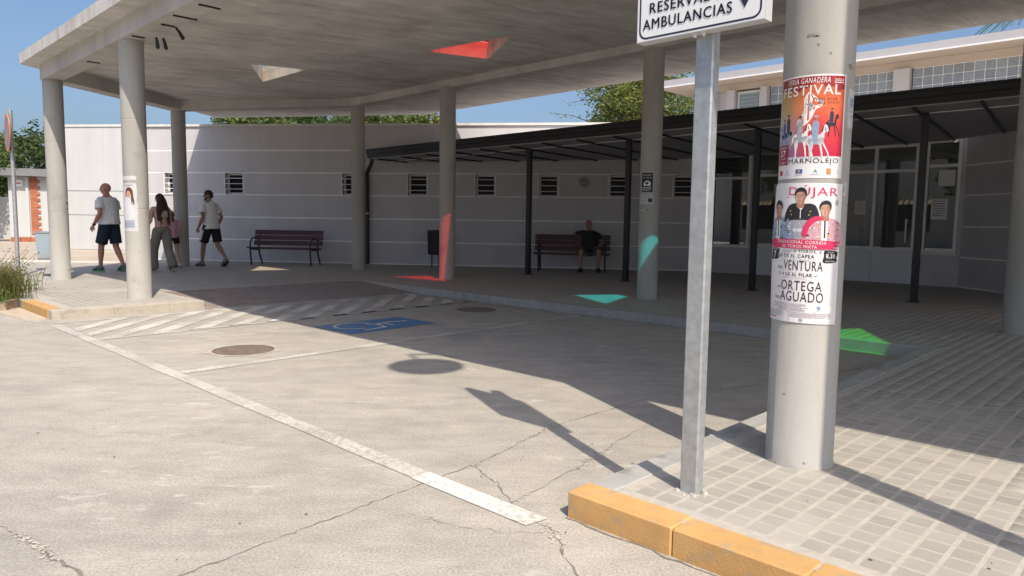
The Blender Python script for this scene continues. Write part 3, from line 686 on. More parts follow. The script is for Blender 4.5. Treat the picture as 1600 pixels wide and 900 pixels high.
# ================================================================ low grey building with banded walls
grey = root('grey_building', 'low grey flat-roofed building with white grooves, small barred windows and a glazed entrance', 'building', (0, 17.5, KERB))
FB = Frame((-9.8, 18.66), (0.9916, -0.1295)); LB = 14.37
FE = Frame((4.45, 16.75), (0.738, -0.675)); LE = 5.19
FR = Frame((8.28, 13.25), (0.103, -0.995)); LR = 6.0
ROWS = [(0.130, 0.647), (0.679, 1.214), (1.246, 1.787), (1.814, 2.333), (2.361, 2.889), (2.921, 3.50)]
def banded(fr, L, wins, a0=0.0, top=3.50, label=None):
    edges = [a0] + [e for w in wins for e in w] + [L]
    mb = MB()
    mb.box(fr, a0, L, -0.30, -0.003, KERB - 0.2, 1.803); mb.box(fr, a0, L, -0.30, -0.003, 2.346, top)
    for i in range(0, len(edges), 2): mb.box(fr, edges[i], edges[i + 1], -0.2999, -0.0032, 1.803, 2.346)
    mb.build('wall', M['groove'], grey)
    for z0, z1 in ROWS:
        if z0 == 1.814:
            for i in range(0, len(edges), 2):
                s0 = edges[i] + (0.014 if i else 0); s1 = edges[i + 1] - (0.014 if i + 2 < len(edges) else 0)
                if s1 - s0 > 0.05: mb = MB(); mb.cbox(fr, s0, s1, -0.02, 0.0, z0, z1, 0.002); mb.build('wall_panel', M['wall_grey'], grey)
        else:
            mb = MB(); mb.cbox(fr, a0, L, -0.02, 0.0, z0, min(z1, top), 0.002); mb.build('wall_panel', M['wall_grey'], grey)
    for (s0, s1) in wins:
        z0, z1 = 1.803, 2.346
        mb = MB(); D = -0.30
        mb.box(fr, s0, s0 + 0.012, -0.26, 0.001, z0 + .012, z1 - .012); mb.box(fr, s1 - 0.012, s1, -0.26, 0.001, z0 + .012, z1 - .012)
        mb.box(fr, s0, s1, -0.26, 0.001, z0, z0 + 0.012); mb.box(fr, s0, s1, -0.26, 0.001, z1 - 0.012, z1)
        w = mb.build('window', M['wall_grey'], grey)
        mb = MB(); f = 0.042; a, b, c, d = s0 + .012, s1 - .012, z0 + .012, z1 - .012
        mb.box(fr, a, a + f, -0.19, -0.15, c, d); mb.box(fr, b - f, b, -0.19, -0.15, c, d); mb.box(fr, a + f, b - f, -0.189, -0.151, c, c + f); mb.box(fr, a + f, b - f, -0.189, -0.151, d - f, d)
        mb.build('window_frame', M['white_frame'], w)
        mb = MB(); mb.box(fr, a + f, b - f, -0.178, -0.172, c + f, d - f); mb.build('pane', M['pane_dark'], w)
        mb = MB(); mb.box(fr, s0 - 0.01, s1 + 0.01, -0.03, 0.022, z0 - 0.016, z0 + 0.002); mb.build('sill', M['groove'], w)
        for q in range(3):
            mb = MB(); z = z0 + (z1 - z0) * (q + 1) / 4; mb.box(fr, s0 + 0.004, s1 - 0.004, -0.014, 0.004, z - 0.008, z + 0.008); mb.build('bar', M['bar'], w)
        for s in (s0 + 0.008, s1 - 0.008):
            mb = MB(); mb.box(fr, s - 0.007, s + 0.007, -0.010, 0.008, z0 + 0.004, z1 - 0.004); mb.build('bar', M['bar'], w)
wx = [(-8.98, -8.47), (-7.34, -6.84), (-4.27, -3.76), (-2.61, -2.11), (-0.935, -0.435), (0.595, 1.085), (2.25, 2.74), (3.74, 4.22)]
banded(FB, LB, [((a + 9.8) / 0.9916, (b + 9.8) / 0.9916) for a, b in wx])
mb = MB(); mb.box(FB, -0.04, 19.2, -0.34, 0.045, 3.50, 3.555); mb.build('coping', M['coping'], grey)
mb = MB(); mb.box(FB, LB, 19.2, -0.30, -0.012, 2.9, 3.50); mb.build('parapet', M['wall_grey'], grey)
banded(FR, LR, [(1.13, 1.65)], top=3.35)
# side and back walls plus roof, so the building is whole
B0 = FB.p(0, -0.30, 0); B1 = FB.p(0, -7, 0); E1 = FB.p(19, -7, 0); R1 = FR.p(LR, -6, 0)
mb = MB(); Fs = Frame((FB.p(0, -0.3, 0).x, FB.p(0, -0.3, 0).y), FB.n * -1); mb.box(Fs, 0.0, 6.7, -0.3, 0.0, 0, 3.5); mb.build('side_wall', M['wall_grey'], grey)
mb = MB(); mb.prism([(p.x, p.y) for p in (FB.p(0.3, -0.31, 0), FB.p(LB, -0.31, 0), FE.p(0, -0.2, 0), FE.p(LE, -0.2, 0), FR.p(0.2, -0.31, 0), FR.p(LR, -0.31, 0), FR.p(LR, -7, 0), FB.p(22, -7, 0), FB.p(0.3, -7, 0))], 3.02, 3.14); mb.build('roof', plain('flat_roof', (0.58, 0.53, 0.47), 0.9), grey)
# entrance glazing
def gbox(name, mat, s0, s1, d0, d1, z0, z1, parent=grey, label=None):
    mb = MB(); mb.box(FE, s0, s1, d0, d1, z0, z1); return mb.build(name, mat, parent, label=label)
def glazed(s0, s1, z0, z1, transoms, mulls, name='entrance_window', f=0.06, label=None):
    mb = MB()
    mb.box(FE, s0, s0 + f, -0.07, 0.0, z0, z1); mb.box(FE, s1 - f, s1, -0.07, 0.0, z0, z1)
    mb.box(FE, s0 + f, s1 - f, -0.069, -0.001, z0, z0 + f); mb.box(FE, s0 + f, s1 - f, -0.069, -0.001, z1 - f, z1)
    fr = mb.build(name, M['alu'], grey, label=label)
    for z in transoms: mb = MB(); mb.box(FE, s0 + f, s1 - f, -0.068, -0.002, z - f / 2, z + f / 2); mb.build('transom', M['alu'], fr)
    for s in mulls: mb = MB(); mb.box(FE, s - f / 2, s + f / 2, -0.0695, 0.006, z0 + f, z1 - f); mb.build('mullion', M['alu'], fr)
    S = [s0 + f / 2] + list(mulls) + [s1 - f / 2]; Z = [z0 + f / 2] + list(transoms) + [z1 - f / 2]
    for a, b in zip(S[:-1], S[1:]):
        for c, d in zip(Z[:-1], Z[1:]):
            mb = MB(); mb.poly([FE.p(a, -0.035, c), FE.p(b, -0.035, c), FE.p(b, -0.035, d), FE.p(a, -0.035, d)]); mb.build('pane', M['glass'], fr)
    return fr
glazed(0.10, 1.10, 0.70, 2.78, [2.25], [], label='entrance window left of the doors, with a low grey wall under it')
glazed(1.20, 4.42, 0.74, 2.80, [2.29], [2.02, 2.84, 3.66], 'entrance_door_screen', label='wide glazed entrance screen with pale panels below')
glazed(4.53, 5.12, 0.73, 2.84, [2.36], [], label='narrow tall entrance window with papers behind it at the right')
for a, b in ((0.0, 1.10), (4.53, LE)): gbox('low_wall', M['wall_grey'], a, b, -0.14, -0.004, KERB - .1, 0.69)
for a, b in ((0.06, 1.13), (4.50, 5.15)): gbox('sill', M['alu'], a, b, -0.06, 0.035, 0.691, 0.725)
for a, b in ((1.22, 2.02), (2.02, 2.84), (2.84, 3.66), (3.66, 4.40)): gbox('pale_panel', M['pale_panel'], a + 0.004, b - 0.004, -0.05, -0.012, KERB + 0.005, 0.735)
for a, b in ((0.0, 0.095), (1.105, 1.195), (4.425, 4.525), (5.125, LE)): gbox('pier', M['wall_grey'], a, b, -0.14, -0.006, 0.70 if b > 4 or a < 1 else KERB, 2.845)
gbox('header', M['wall_grey'], 0, LE, -0.14, -0.004, 2.846, 3.05)
mb = MB(); mb.tube([FE.p(4.27, 0.05, 0.92), FE.p(4.27, 0.05, 1.36)], 0.016, 8); mb.box(FE, 4.255, 4.285, 0, 0.05, 0.96, 0.985); mb.box(FE, 4.255, 4.285, 0, 0.05, 1.29, 1.315); mb.build('door_handle', M['alu'], grey, smooth=True)
# dim entrance hall behind the glass
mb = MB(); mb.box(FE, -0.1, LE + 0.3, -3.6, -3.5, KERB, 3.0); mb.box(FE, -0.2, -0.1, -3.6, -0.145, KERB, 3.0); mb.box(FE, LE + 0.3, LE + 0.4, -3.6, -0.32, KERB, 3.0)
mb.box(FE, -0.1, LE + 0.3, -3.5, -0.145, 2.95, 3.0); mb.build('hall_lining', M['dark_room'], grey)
mb = MB(); mb.box(FE, 2.1, 2.9, -2.2, -1.7, KERB, 1.15); mb.box(FE, 3.2, 3.28, -2.6, -1.0, KERB, 2.4); mb.build('hall_counter', M['pale_panel'], grey)
# papers stuck inside the entrance glass
def paper(s0, s1, z0, z1, label, lines=6, blocks=()):
    mb = MB(); mb.box(FE, s0, s1, -0.034, -0.0325, z0, z1); o = mb.build('notice', plain('paper', (0.70, 0.71, 0.70), 0.7, var=0.03)); tag(o, label, 'notice', 'papers in the entrance glass')
    mb = MB()
    for k in range(lines):
        z = z1 - (k + 1) * (z1 - z0) / (lines + 1.5); w = (s1 - s0) * random.uniform(0.5, 0.82)
        mb.box(FE, s0 + 0.03, s0 + 0.03 + w, -0.0326, -0.0318, z, z + (z1 - z0) * 0.035)
    mb.build('print', plain('paper_print', (0.18, 0.18, 0.2), 0.7), o)
paper(4.66, 4.93, 1.36, 1.74, 'white printed notice in the narrow window beside the entrance doors', 7)
paper(4.75, 5.03, 1.98, 2.28, 'plain white sheet high in the narrow window beside the entrance doors', 0)
paper(3.30, 3.50, 1.45, 1.72, 'small white notice on the entrance screen glass', 5)
paper(1.62, 1.86, 1.85, 2.10, 'grey notice on the entrance screen next to the black post', 5)
# round wall lamp
mb = MB(); c = FB.p((1.67 + 9.8) / 0.9916, 0.0, 2.155)
wl = root('wall_lamp', 'round bulkhead lamp on the grey wall between two barred windows', 'lamp', c)
def disc(c, nrm, prof, n=24):
    nrm = Vector(nrm).normalized(); x = nrm.cross(Vector((0, 0, 1))).normalized(); y = x.cross(nrm); mb = MB()
    mb.loft([[Vector(c) + nrm * h + x * (r * math.cos(2 * PI * k / n)) + y * (r * math.sin(2 * PI * k / n)) for k in range(n)] for r, h in prof]); return mb
disc(c, FB.n, [(0.135, 0), (0.135, 0.03), (0.115, 0.045)]).build('rim', M['sign_grey'], wl, smooth=True)
disc(c, FB.n, [(0.112, 0.03), (0.10, 0.06), (0.06, 0.085), (0.01, 0.092)]).build('lamp_glass', plain('opal', (0.30, 0.29, 0.29), 0.25), wl, smooth=True, sharp=80)

# ================================================================ black steel porch in front of the entrance
porch = root('entrance_porch', 'long low black steel porch on thin posts along the grey building', 'porch', (3, 13, KERB))
FP = Frame((0.33, 15.03), (0.784, -0.62))
def pz(s): return 2.712 + 0.0207 * s
for s in (0.0, 2.33, 4.76, 7.19, 9.6):
    mb = MB(); mb.box(FP, s - 0.045, s + 0.045, -0.045, 0.045, KERB, pz(s) + 0.01)
    po = mb.build('post', M['black_metal'], porch)
    mb = MB(); mb.box(FP, s - 0.08, s + 0.08, -0.08, 0.08, KERB, KERB + 0.012); mb.build('base_plate', M['black_metal'], po)
def back_d(s):
    p = FP.p(s, 0, 0); t = -FP.n; best = 9
    for fr, L0, L1 in ((FB, 3, LB), (FE, 0, LE), (FR, 0, LR + 3)):
        e, o = fr.e, fr.o; den = t.x * e.y - t.y * e.x
        if abs(den) < 1e-6: continue
        w = o - p; d = (w.x * e.y - w.y * e.x) / den; a = (w.x * t.y - w.y * t.x) / den
        if d > 0.02 and L0 - 0.01 <= a <= L1 + 0.01: best = min(best, d)
    return best
S0, S1 = -4.30, 10.9
ss = [S0] + [round(0.793 * k, 3) for k in range(-5, 14)] + [S1]
ss = [s for s in ss if S0 <= s <= S1]
def zq(s, d): return pz(s) + 0.012 * d                        # slight fall of the ceiling
for a, b in zip(ss[:-1], ss[1:]):
    for d0a, d0b, d1a, d1b in ((0.012, 0.012, 0.645, 0.645), (-min(back_d(a), 6) + 0.01, -min(back_d(b), 6) + 0.01, -0.012, -0.012)):
        if d1a - d0a < 0.05 and d1b - d0b < 0.05: continue
        q = [(a + 0.006, d0a), (b - 0.006, d0b), (b - 0.006, d1b), (a + 0.006, d1a)]
        mb = MB(); lo_ = [FP.p(s, d, zq(s, d) + 0.004) for s, d in q]; hi_ = [p + Vector((0, 0, 0.03)) for p in lo_]
        mb.add(lo_ + hi_, [(0, 1, 2, 3), (4, 7, 6, 5), (0, 4, 5, 1), (1, 5, 6, 2), (2, 6, 7, 3), (3, 7, 4, 0)]); mb.build('ceiling_panel', M['porch_panel'], porch)
for s in ss[1:-1]:
    L = min(back_d(s), 6)
    mb = MB(); mb.bar(FP.p(s, 0.645, zq(s, .645) - 0.005), FP.p(s, -L + 0.02, zq(s, -L) - 0.005), 0.035, 0.04); mb.build('rafter', M['black_metal'], porch)
mb = MB(); mb.bar(FP.p(S0 + .05, 0.0, zq(S0, 0) + 0.0), FP.p(S1, 0.0, zq(S1, 0)), 0.026, 0.014); mb.build('joint_strip', M['light_line'], porch)
# front edge: two stepped black channels
def fz(s): return 2.745 + 0.0203 * s
def strip(d0, d1, za, zb_, name):
    mb = MB(); vs = []
    for s in (S0, S1):
        vs += [FP.p(s, d0, fz(s) + za), FP.p(s, d1, fz(s) + za), FP.p(s, d1, fz(s) + zb_), FP.p(s, d0, fz(s) + zb_)]
    mb.add(vs, [(0, 1, 2, 3), (7, 6, 5, 4), (0, 4, 5, 1), (1, 5, 6, 2), (2, 6, 7, 3), (3, 7, 4, 0)]); mb.build(name, M['black_metal'], porch)
strip(0.64, 0.70, 0.0, 0.085, 'lower_channel'); strip(0.64, 0.73, 0.088, 0.168, 'gutter'); strip(0.63, 0.745, 0.171, 0.205, 'roof_edge')
mb = MB(); vs = []
Ls = [S0] + ss[1:-1] + [S1]
for s in Ls: L = min(back_d(s), 6); vs += [FP.p(s, 0.64, fz(s) + 0.17), FP.p(s, -L + 0.02, fz(s) + 0.19), FP.p(s, 0.64, fz(s) + 0.12), FP.p(s, -L + 0.02, fz(s) + 0.12)]
fs = []
for i in range(len(Ls) - 1):
    a, b = 4 * i, 4 * i + 4; fs += [(a, a + 1, b + 1, b), (a + 2, b + 2, b + 3, a + 3)]
mb.add(vs, fs + [(0, 2, 3, 1)]); mb.build('roof_sheet', plain('pale_roof_sheet', (0.60, 0.54, 0.47), 0.6, var=0.06), porch)
# downpipe at the left end
p0 = FP.p(S0 + 0.06, 0.60, fz(S0) + 0.05); q0 = FB.p((-3.60 + 9.8) / 0.9916, 0.075, 0)
mb = MB(); mb.tube([p0, p0 + Vector((0, 0, -0.13)), Vector((q0.x, q0.y, 2.30)) + Vector((0, 0, 0.05)), (q0.x, q0.y, 2.2), (q0.x, q0.y, KERB + 0.01)], 0.05, 12)
dp = mb.build('downpipe', M['black_metal'], porch, smooth=True)
mb = MB(); mb.box(FB, 6.2, 6.32, 0.0, 0.13, 1.35, 1.38); mb.build('bracket', M['sign_grey'], dp)

# ================================================================ taller hall behind with glass-block windows
hall = root('upper_hall', 'pale lilac hall rising behind the porch with glass block windows under a deep eave', 'building', UV(-4, 17.5, 0))
V0 = 17.2
def hb(name, mat, u0, u1, v0, v1, z0, z1, parent=hall, label=None):
    mb = MB(); mb.box(FUV, u0, u1, v0, v1, z0, z1); return mb.build(name, mat, parent, label=label)
hb('wall', M['upper_wall'], -9.85, 3.0, V0 + 0.25, V0 + 0.5, 0, 4.70)
hb('side_wall', M['upper_wall'], -9.85, -9.6, V0 + 0.5, V0 + 7, 0, 4.70)
hb('lintel', M['soffit'], -9.84, 3.0, V0, V0 + 0.25, 4.605, 4.76)
hb('base_wall', M['upper_wall'], -9.84, 3.0, V0 + 0.002, V0 + 0.25, 0, 3.80)
for a, b in ((-9.84, -9.42), (-9.14, -8.93), (-8.24, -8.07), (-5.22, -4.90), (-1.00, -0.7), (2.7, 3.0)): hb('pilaster', M['upper_wall'], a, b, V0 - 0.07, V0 + 0.25, 3.80, 4.604)
hb('wall_panel', M['upper_wall'], -9.42, -9.14, V0 + 0.06, V0 + 0.25, 3.80, 4.604)
hb('soffit', M['soffit'], -10.84, 3.6, V0 - 0.70, V0 + 7.5, 4.765, 4.80)
hb('eave_band', M['eave'], -10.86, 3.6, V0 - 0.74, V0 - 0.70, 4.755, 4.92)
hb('roof', M['eave'], -10.86, 3.6, V0 - 0.70, V0 + 7.5, 4.801, 4.94)
hb('drip_edge', M['groove'], -10.87, 3.6, V0 - 0.755, V0 - 0.741, 4.745, 4.775)
w = hb('window', M['white_frame'], -8.90, -8.27, V0 + 0.06, V0 + 0.25, 3.85, 4.56, label='white framed window with a half-drawn blind')
hb('pane', plain('blind_pane', (0.27, 0.32, 0.33), 0.2), -8.84, -8.33, V0 + 0.05, V0 + 0.062, 3.9, 4.50, w)
for k in range(6): hb('blind_slat', M['sign_grey'], -8.84, -8.33, V0 + 0.044, V0 + 0.05, 4.48 - k * 0.09, 4.49 - k * 0.09, w)
bk = MB(); bk.cbox(FUV, -0.0885, 0.0885, -0.04, 0.05, -0.0885, 0.0885, 0.005); mbk = bk.mesh('glass_block'); mbk.materials.append(M['block'])
for (u0, nn) in ((-8.03, 15), (-4.86, 20), (-0.66, 17)):
    z0, z1 = 3.80, 4.604
    gw = hb('glass_block_window', M['groove'], u0, u0 + nn * 0.188, V0 + 0.075, V0 + 0.24, z0, z1)
    for i in range(nn):
        for j in range(4):
            o = bpy.data.objects.new('glass_block', mbk); COL.objects.link(o); o.parent = gw
            o.location = UV(u0 + 0.094 + i * 0.188, V0 + 0.11, z1 - 0.104 - j * 0.188) - WLOC[gw]

# ================================================================ white building at the left
white = root('white_building', 'tall plain white rendered building in full sun behind the bald man', 'building', (-13.5, 24, KERB))
FW_ = Frame((-15.35, 23.49), (0.9917, -0.1288))
mb = MB(); mb.box(FW_, 0.72, 3.42, -6, -0.012, 0, 4.04); mb.build('wall', M['groove_dark'], white)
for z0, z1 in ((0.12, 1.218), (1.244, 1.991), (2.017, 4.04)):
    mb = MB(); mb.cbox(FW_, 0.72, 3.42, -0.02, 0, z0, z1, 0.003); mb.build('wall_panel', M['wall_white'], white)
mb = MB(); mb.box(FW_, 0.70, 3.44, -6.02, 0.03, 4.045, 4.115); mb.build('coping', M['coping'], white)

# ================================================================ small booth with brick quoins, far left
booth = root('brick_trimmed_booth', 'small white booth with red brick corner and a flat grey roof, far left', 'building', (-19.4, 29.5, KERB))
FO = Frame((-20.45, 29.0), (0.90, 0.43), (0.43, -0.90, 0)); zB = 0.1
mb = MB(); mb.box(FO, 0.1, 3.2, -2.5, 0, zB, 2.75); mb.build('wall', M['wall_white'], booth)
mb = MB(); mb.box(FO, -0.15, 3.5, -2.7, 0.45, 2.76, 3.06); mb.build('flat_roof', plain('booth_roof', (0.20, 0.205, 0.215), 0.8), booth)
bm_ = plain('red_brick', (0.42, 0.145, 0.075), 0.85, var=0.2, scale=9, rnd=0.15)
br = MB(); br.cbox(FO, 0, 1, 0, 1, 0, 1, 0.01)
for k in range(19):
    w_ = 0.24 if k % 2 == 0 else 0.34
    mb = MB(); mb.cbox(FO, 0.84, 0.84 + w_, 0.001, 0.05, zB + 0.33 + k * 0.122, zB + 0.33 + k * 0.122 + 0.112, 0.006); mb.build('brick', bm_, booth)
for k in range(9):
    mb = MB(); mb.cbox(FO, 0.12 + k * 0.34, 0.45 + k * 0.34, 0.001, 0.09, zB, zB + 0.20, 0.008); mb.build('brick', bm_, booth)
mb = MB(); mb.box(FO, 0.70, 0.80, 0.002, 0.09, zB + 0.2, 2.74); mb.build('grey_post', M['sign_grey'], booth)
mb = MB(); mb.box(FO, 0.30, 0.60, 0.002, 0.03, 2.35, 2.62); mb.build('name_plate', M['sign_white'], booth)
mb = MB(); mb.box(FO, 0.36, 0.54, 0.031, 0.034, 2.45, 2.50); mb.build('plate_print', plain('red_print', (0.5, 0.06, 0.05), 0.6), booth)
# long white wall behind the booth towards the left
mb = MB(); mb.box(Frame((-36, 32.5), (1, 0.02)), 0, 15.6, -0.25, 0, 0, 2.0); o = mb.build('boundary_wall', M['wall_white']); tag(o, 'low white boundary wall beside the booth under the trees', 'wall')
# ================================================================ flat print helpers
def text2d(s, shear=0.0, weight=0.0):
    cu = bpy.data.curves.new('t', 'FONT'); cu.body = s; cu.resolution_u = 3; cu.shear = shear; cu.offset = weight; cu.space_character = 1.12
    ob = bpy.data.objects.new('t', cu); COL.objects.link(ob)
    dg = bpy.context.evaluated_depsgraph_get(); me = bpy.data.meshes.new_from_object(ob.evaluated_get(dg))
    V = np.array([v.co[:2] for v in me.vertices]) if len(me.vertices) else np.zeros((0, 2)); F = [tuple(p.vertices) for p in me.polygons]
    bpy.data.objects.remove(ob); bpy.data.curves.remove(cu); bpy.data.meshes.remove(me)
    if len(V): V = V - V.min(0)
    return V, F
def smooth_poly(pts, n=4):
    out = []; m = len(pts)
    for i in range(m):
        p0, p1, p2, p3 = (np.array(pts[(i + k) % m], float) for k in (-1, 0, 1, 2))
        for k in range(n):
            t = k / n
            out.append(tuple(0.5 * ((2 * p1) + (-p0 + p2) * t + (2 * p0 - 5 * p1 + 4 * p2 - p3) * t * t + (-p0 + 3 * p1 - 3 * p2 + p3) * t ** 3)))
    return out
class Print:
    """flat shapes in sheet coordinates, grouped by ink, later laid on a surface by a map"""
    def __init__(s): s.ink = {}
    def _b(s, ink, layer): return s.ink.setdefault((ink, layer), ([], []))
    def poly(s, ink, pts, layer=1):
        V, F = s._b(ink, layer); b = len(V); V += [tuple(p) for p in pts]
        for t in tessellate_polygon([[Vector((p[0], p[1], 0)) for p in pts]]): F.append(tuple(b + i for i in t))
    def rect(s, ink, x0, y0, x1, y1, layer=1): s.poly(ink, [(x0, y0), (x1, y0), (x1, y1), (x0, y1)], layer)
    def ell(s, ink, cx, cy, rx, ry, layer=1, n=18): s.poly(ink, [(cx + rx * math.cos(2 * PI * k / n), cy + ry * math.sin(2 * PI * k / n)) for k in range(n)], layer)
    def blob(s, ink, pts, layer=1): s.poly(ink, smooth_poly(pts), layer)
    def text(s, ink, t, x0, y0, w, h, layer=3, shear=0.0, weight=0.0):
        T, Fs = text2d(t, shear, 0.0)
        if not len(T): return
        mx = T.max(0); V, F = s._b(ink, layer)
        for dx, dy in ((0, 0),) if weight <= 0 else ((-1, 0), (1, 0), (0, 1), (0, -1)):       # bolder by overprinting
            b = len(V); k = h * weight * 1.1
            V += [(x0 + dx * k + p[0] / mx[0] * w, y0 + dy * k * .6 + p[1] / mx[1] * h) for p in T]; F += [tuple(b + i for i in f) for f in Fs]
    def lay(s, fmap, mats, parent, names, cut=None, W=1, eps=0.0005):
        for (ink, layer), (V, F) in sorted(s.ink.items()):
            bm = bmesh.new(); vs = [bm.verts.new((x, y, 0)) for x, y in V]
            for f in F:
                try: bm.faces.new([vs[i] for i in f])
                except Exception: pass
            if cut:
                x = cut
                while x < W:
                    bmesh.ops.bisect_plane(bm, geom=bm.verts[:] + bm.edges[:] + bm.faces[:], plane_co=(x, 0, 0), plane_no=(1, 0, 0)); x += cut
            mb = MB(); bm.verts.index_update()
            mb.v = [tuple(fmap(v.co.x, v.co.y, eps * layer + 0.0006)) for v in bm.verts]; mb.f = [tuple(v.index for v in f.verts) for f in bm.faces]
            bm.free()
            me = bpy.data.meshes.new(names.get(ink, 'print')); off = WLOC[parent]
            me.from_pydata([(a - off[0], b - off[1], c - off[2]) for a, b, c in mb.v], [], mb.f); me.materials.append(mats[ink])
            o = bpy.data.objects.new(names.get(ink, 'print'), me); COL.objects.link(o); o.parent = parent; WLOC[o] = off; o['kind'] = 'stuff'
INKS = {}
def ink(n, c, rough=0.55): INKS[n] = plain('ink_' + n, c, rough, var=0.04 if n in ('white', 'black', 'pink', 'navy') else 0.30, scale=8 if n in ('white', 'black', 'pink', 'navy') else 120); return INKS[n]
for n_, c_ in dict(black=(0.015, 0.015, 0.022), navy=(0.02, 0.026, 0.07), white=(0.80, 0.79, 0.77), red=(0.50, 0.03, 0.03), crimson=(0.55, 0.02, 0.10), pink=(0.62, 0.03, 0.12), dred=(0.28, 0.015, 0.04), skin=(0.52, 0.30, 0.22), skin2=(0.36, 0.19, 0.13),
                   grey=(0.35, 0.36, 0.40), lgrey=(0.58, 0.58, 0.62), orange=(0.62, 0.22, 0.05), blue=(0.05, 0.12, 0.42), gold=(0.5, 0.33, 0.08), lilac=(0.52, 0.38, 0.48), brown=(0.10, 0.04, 0.02), green=(0.04, 0.28, 0.22), steel=(0.24, 0.32, 0.45), rose=(0.58, 0.33, 0.38)).items(): ink(n_, c_)

# ================================================================ ambulance parking sign on its post
sp = root('ambulance_sign_post', 'galvanised square post carrying the white RESERVADO AMBULANCIAS sign', 'sign post', UV(-1.487, 2.62, KERB))
FSG = Frame((UV(0, 2.53).x, UV(0, 2.53).y), (EU.x, EU.y), tuple(-EV))
mb = MB(); mb.cbox(FUV, -1.527, -1.447, 2.592, 2.648, KERB - 0.03, 3.03, 0.006); mb.build('post', M['galv'], sp)
mb = MB()
for _ in range(26):
    a = random.uniform(0, 2 * PI); r = random.uniform(0.03, 0.075); c = UV(-1.487 + r * math.cos(a), 2.62 + r * 0.8 * math.sin(a), KERB); q = random.uniform(0.006, 0.016); mb.ell(c, (q, q, q * 0.7), 6, 4)
mb.build('mortar_crumbs', M['joint'], sp, kind='stuff')
u0, u1, z0, z1 = -1.764, -1.210, 1.966, 2.36
mb = MB(); mb.box(FSG, u0, u1, -0.052, 0.0, z0, z1); sb = mb.build('sign_box', M['sign_grey'], sp)
def rrect(x0, y0, x1, y1, r, n=6):
    out = []
    for cx, cy, a0 in ((x1 - r, y1 - r, 0), (x0 + r, y1 - r, 90), (x0 + r, y0 + r, 180), (x1 - r, y0 + r, 270)):
        out += [(cx + r * math.cos(math.radians(a0 + 90 * k / n)), cy + r * math.sin(math.radians(a0 + 90 * k / n))) for k in range(n + 1)]
    return out
mb = MB(); mb.box(FSG, u0 + 0.003, u1 - 0.003, 0.0002, 0.0012, z0 + 0.003, z1 - 0.003); mb.build('sign_face', M['sign_white'], sb)
P = Print()
o_, i_ = rrect(u0 + 0.012, z0 + 0.010, u1 - 0.014, z1 - 0.010, 0.035), rrect(u0 + 0.019, z0 + 0.017, u1 - 0.021, z1 - 0.017, 0.029)
for k in range(len(o_)): P.poly('ink', [o_[k], o_[(k + 1) % len(o_)], i_[(k + 1) % len(o_)], i_[k]])
P.text('ink', 'AMBULANCIAS', -1.733, 2.012, 0.392, 0.041, weight=0.022)
P.text('ink', 'RESERVADO', -1.702, 2.074, 0.330, 0.041, weight=0.022)
P.poly('ink', [(-1.290, 2.020), (-1.265, 2.066), (-1.279, 2.066), (-1.279, 2.135), (-1.301, 2.135), (-1.301, 2.066), (-1.315, 2.066)], 3)
P.lay(lambda x, y, e: FSG.p(x, 0.0012 + e, y), {'ink': M['sign_navy']}, sb, {'ink': 'sign_lettering'})
for du in (-0.022, 0.016):
    mb = MB(); mb.lathe(UV(-1.487 + du, 2.557, z0 - 0.012), [(0.006, 0), (0.007, 0.012)], 8); mb.build('bolt', M['sign_white'], sp)
mb = MB(); mb.box(FSG, -1.545, -1.43, -0.070, -0.053, z0 + 0.05, z0 + 0.09); mb.build('clamp', M['galv'], sp)
# a second plate higher up on the same post (above the picture, it shapes the shadow)
mb = MB(); mb.box(FSG, -1.764, -1.210, -0.052, -0.004, 2.364, 2.96); mb.build('upper_plate', M['sign_white'], sp)

# ================================================================ no-stopping sign at far left
ns = root('no_stopping_sign', 'round blue no-stopping sign with orange red cross on a thin grey pole', 'road sign', (-8.985, 12.97, KERB))
mb = MB(); mb.tube([(-8.985, 12.97, KERB), (-8.985, 12.97, 3.07)], 0.034, 12); mb.build('pole', M['galv'], ns, smooth=True)
NV = Matrix.Rotation(math.radians(-4), 3, 'Z') @ (-EV); NU = Vector((-NV.y, NV.x, 0))
sc_ = Vector((-8.985, 12.97, 2.675)) + NV * 0.06
disc(sc_, NV, [(0.33, -0.012), (0.335, 0.0), (0.33, 0.006)], 40).build('disc', plain('sign_orange_red', (0.60, 0.235, 0.13), 0.5, var=0.06), ns)
P = Print(); n = 36
for q in range(4):
    a0, a1 = math.radians(45 + 90 * q + 11), math.radians(45 + 90 * q + 79)
    P.poly('blue', [(0.045 * math.cos((a0 + a1) / 2) * 1.4, 0.045 * math.sin((a0 + a1) / 2) * 1.4)] + [(0.262 * math.cos(a0 + (a1 - a0) * k / 8), 0.262 * math.sin(a0 + (a1 - a0) * k / 8)) for k in range(9)])
P.lay(lambda x, y, e: sc_ + NV * (0.007 + e) + NU * x + Vector((0, 0, y)), {'blue': plain('sign_blue', (0.13, 0.27, 0.42), 0.5)}, ns, {'blue': 'blue_field'})

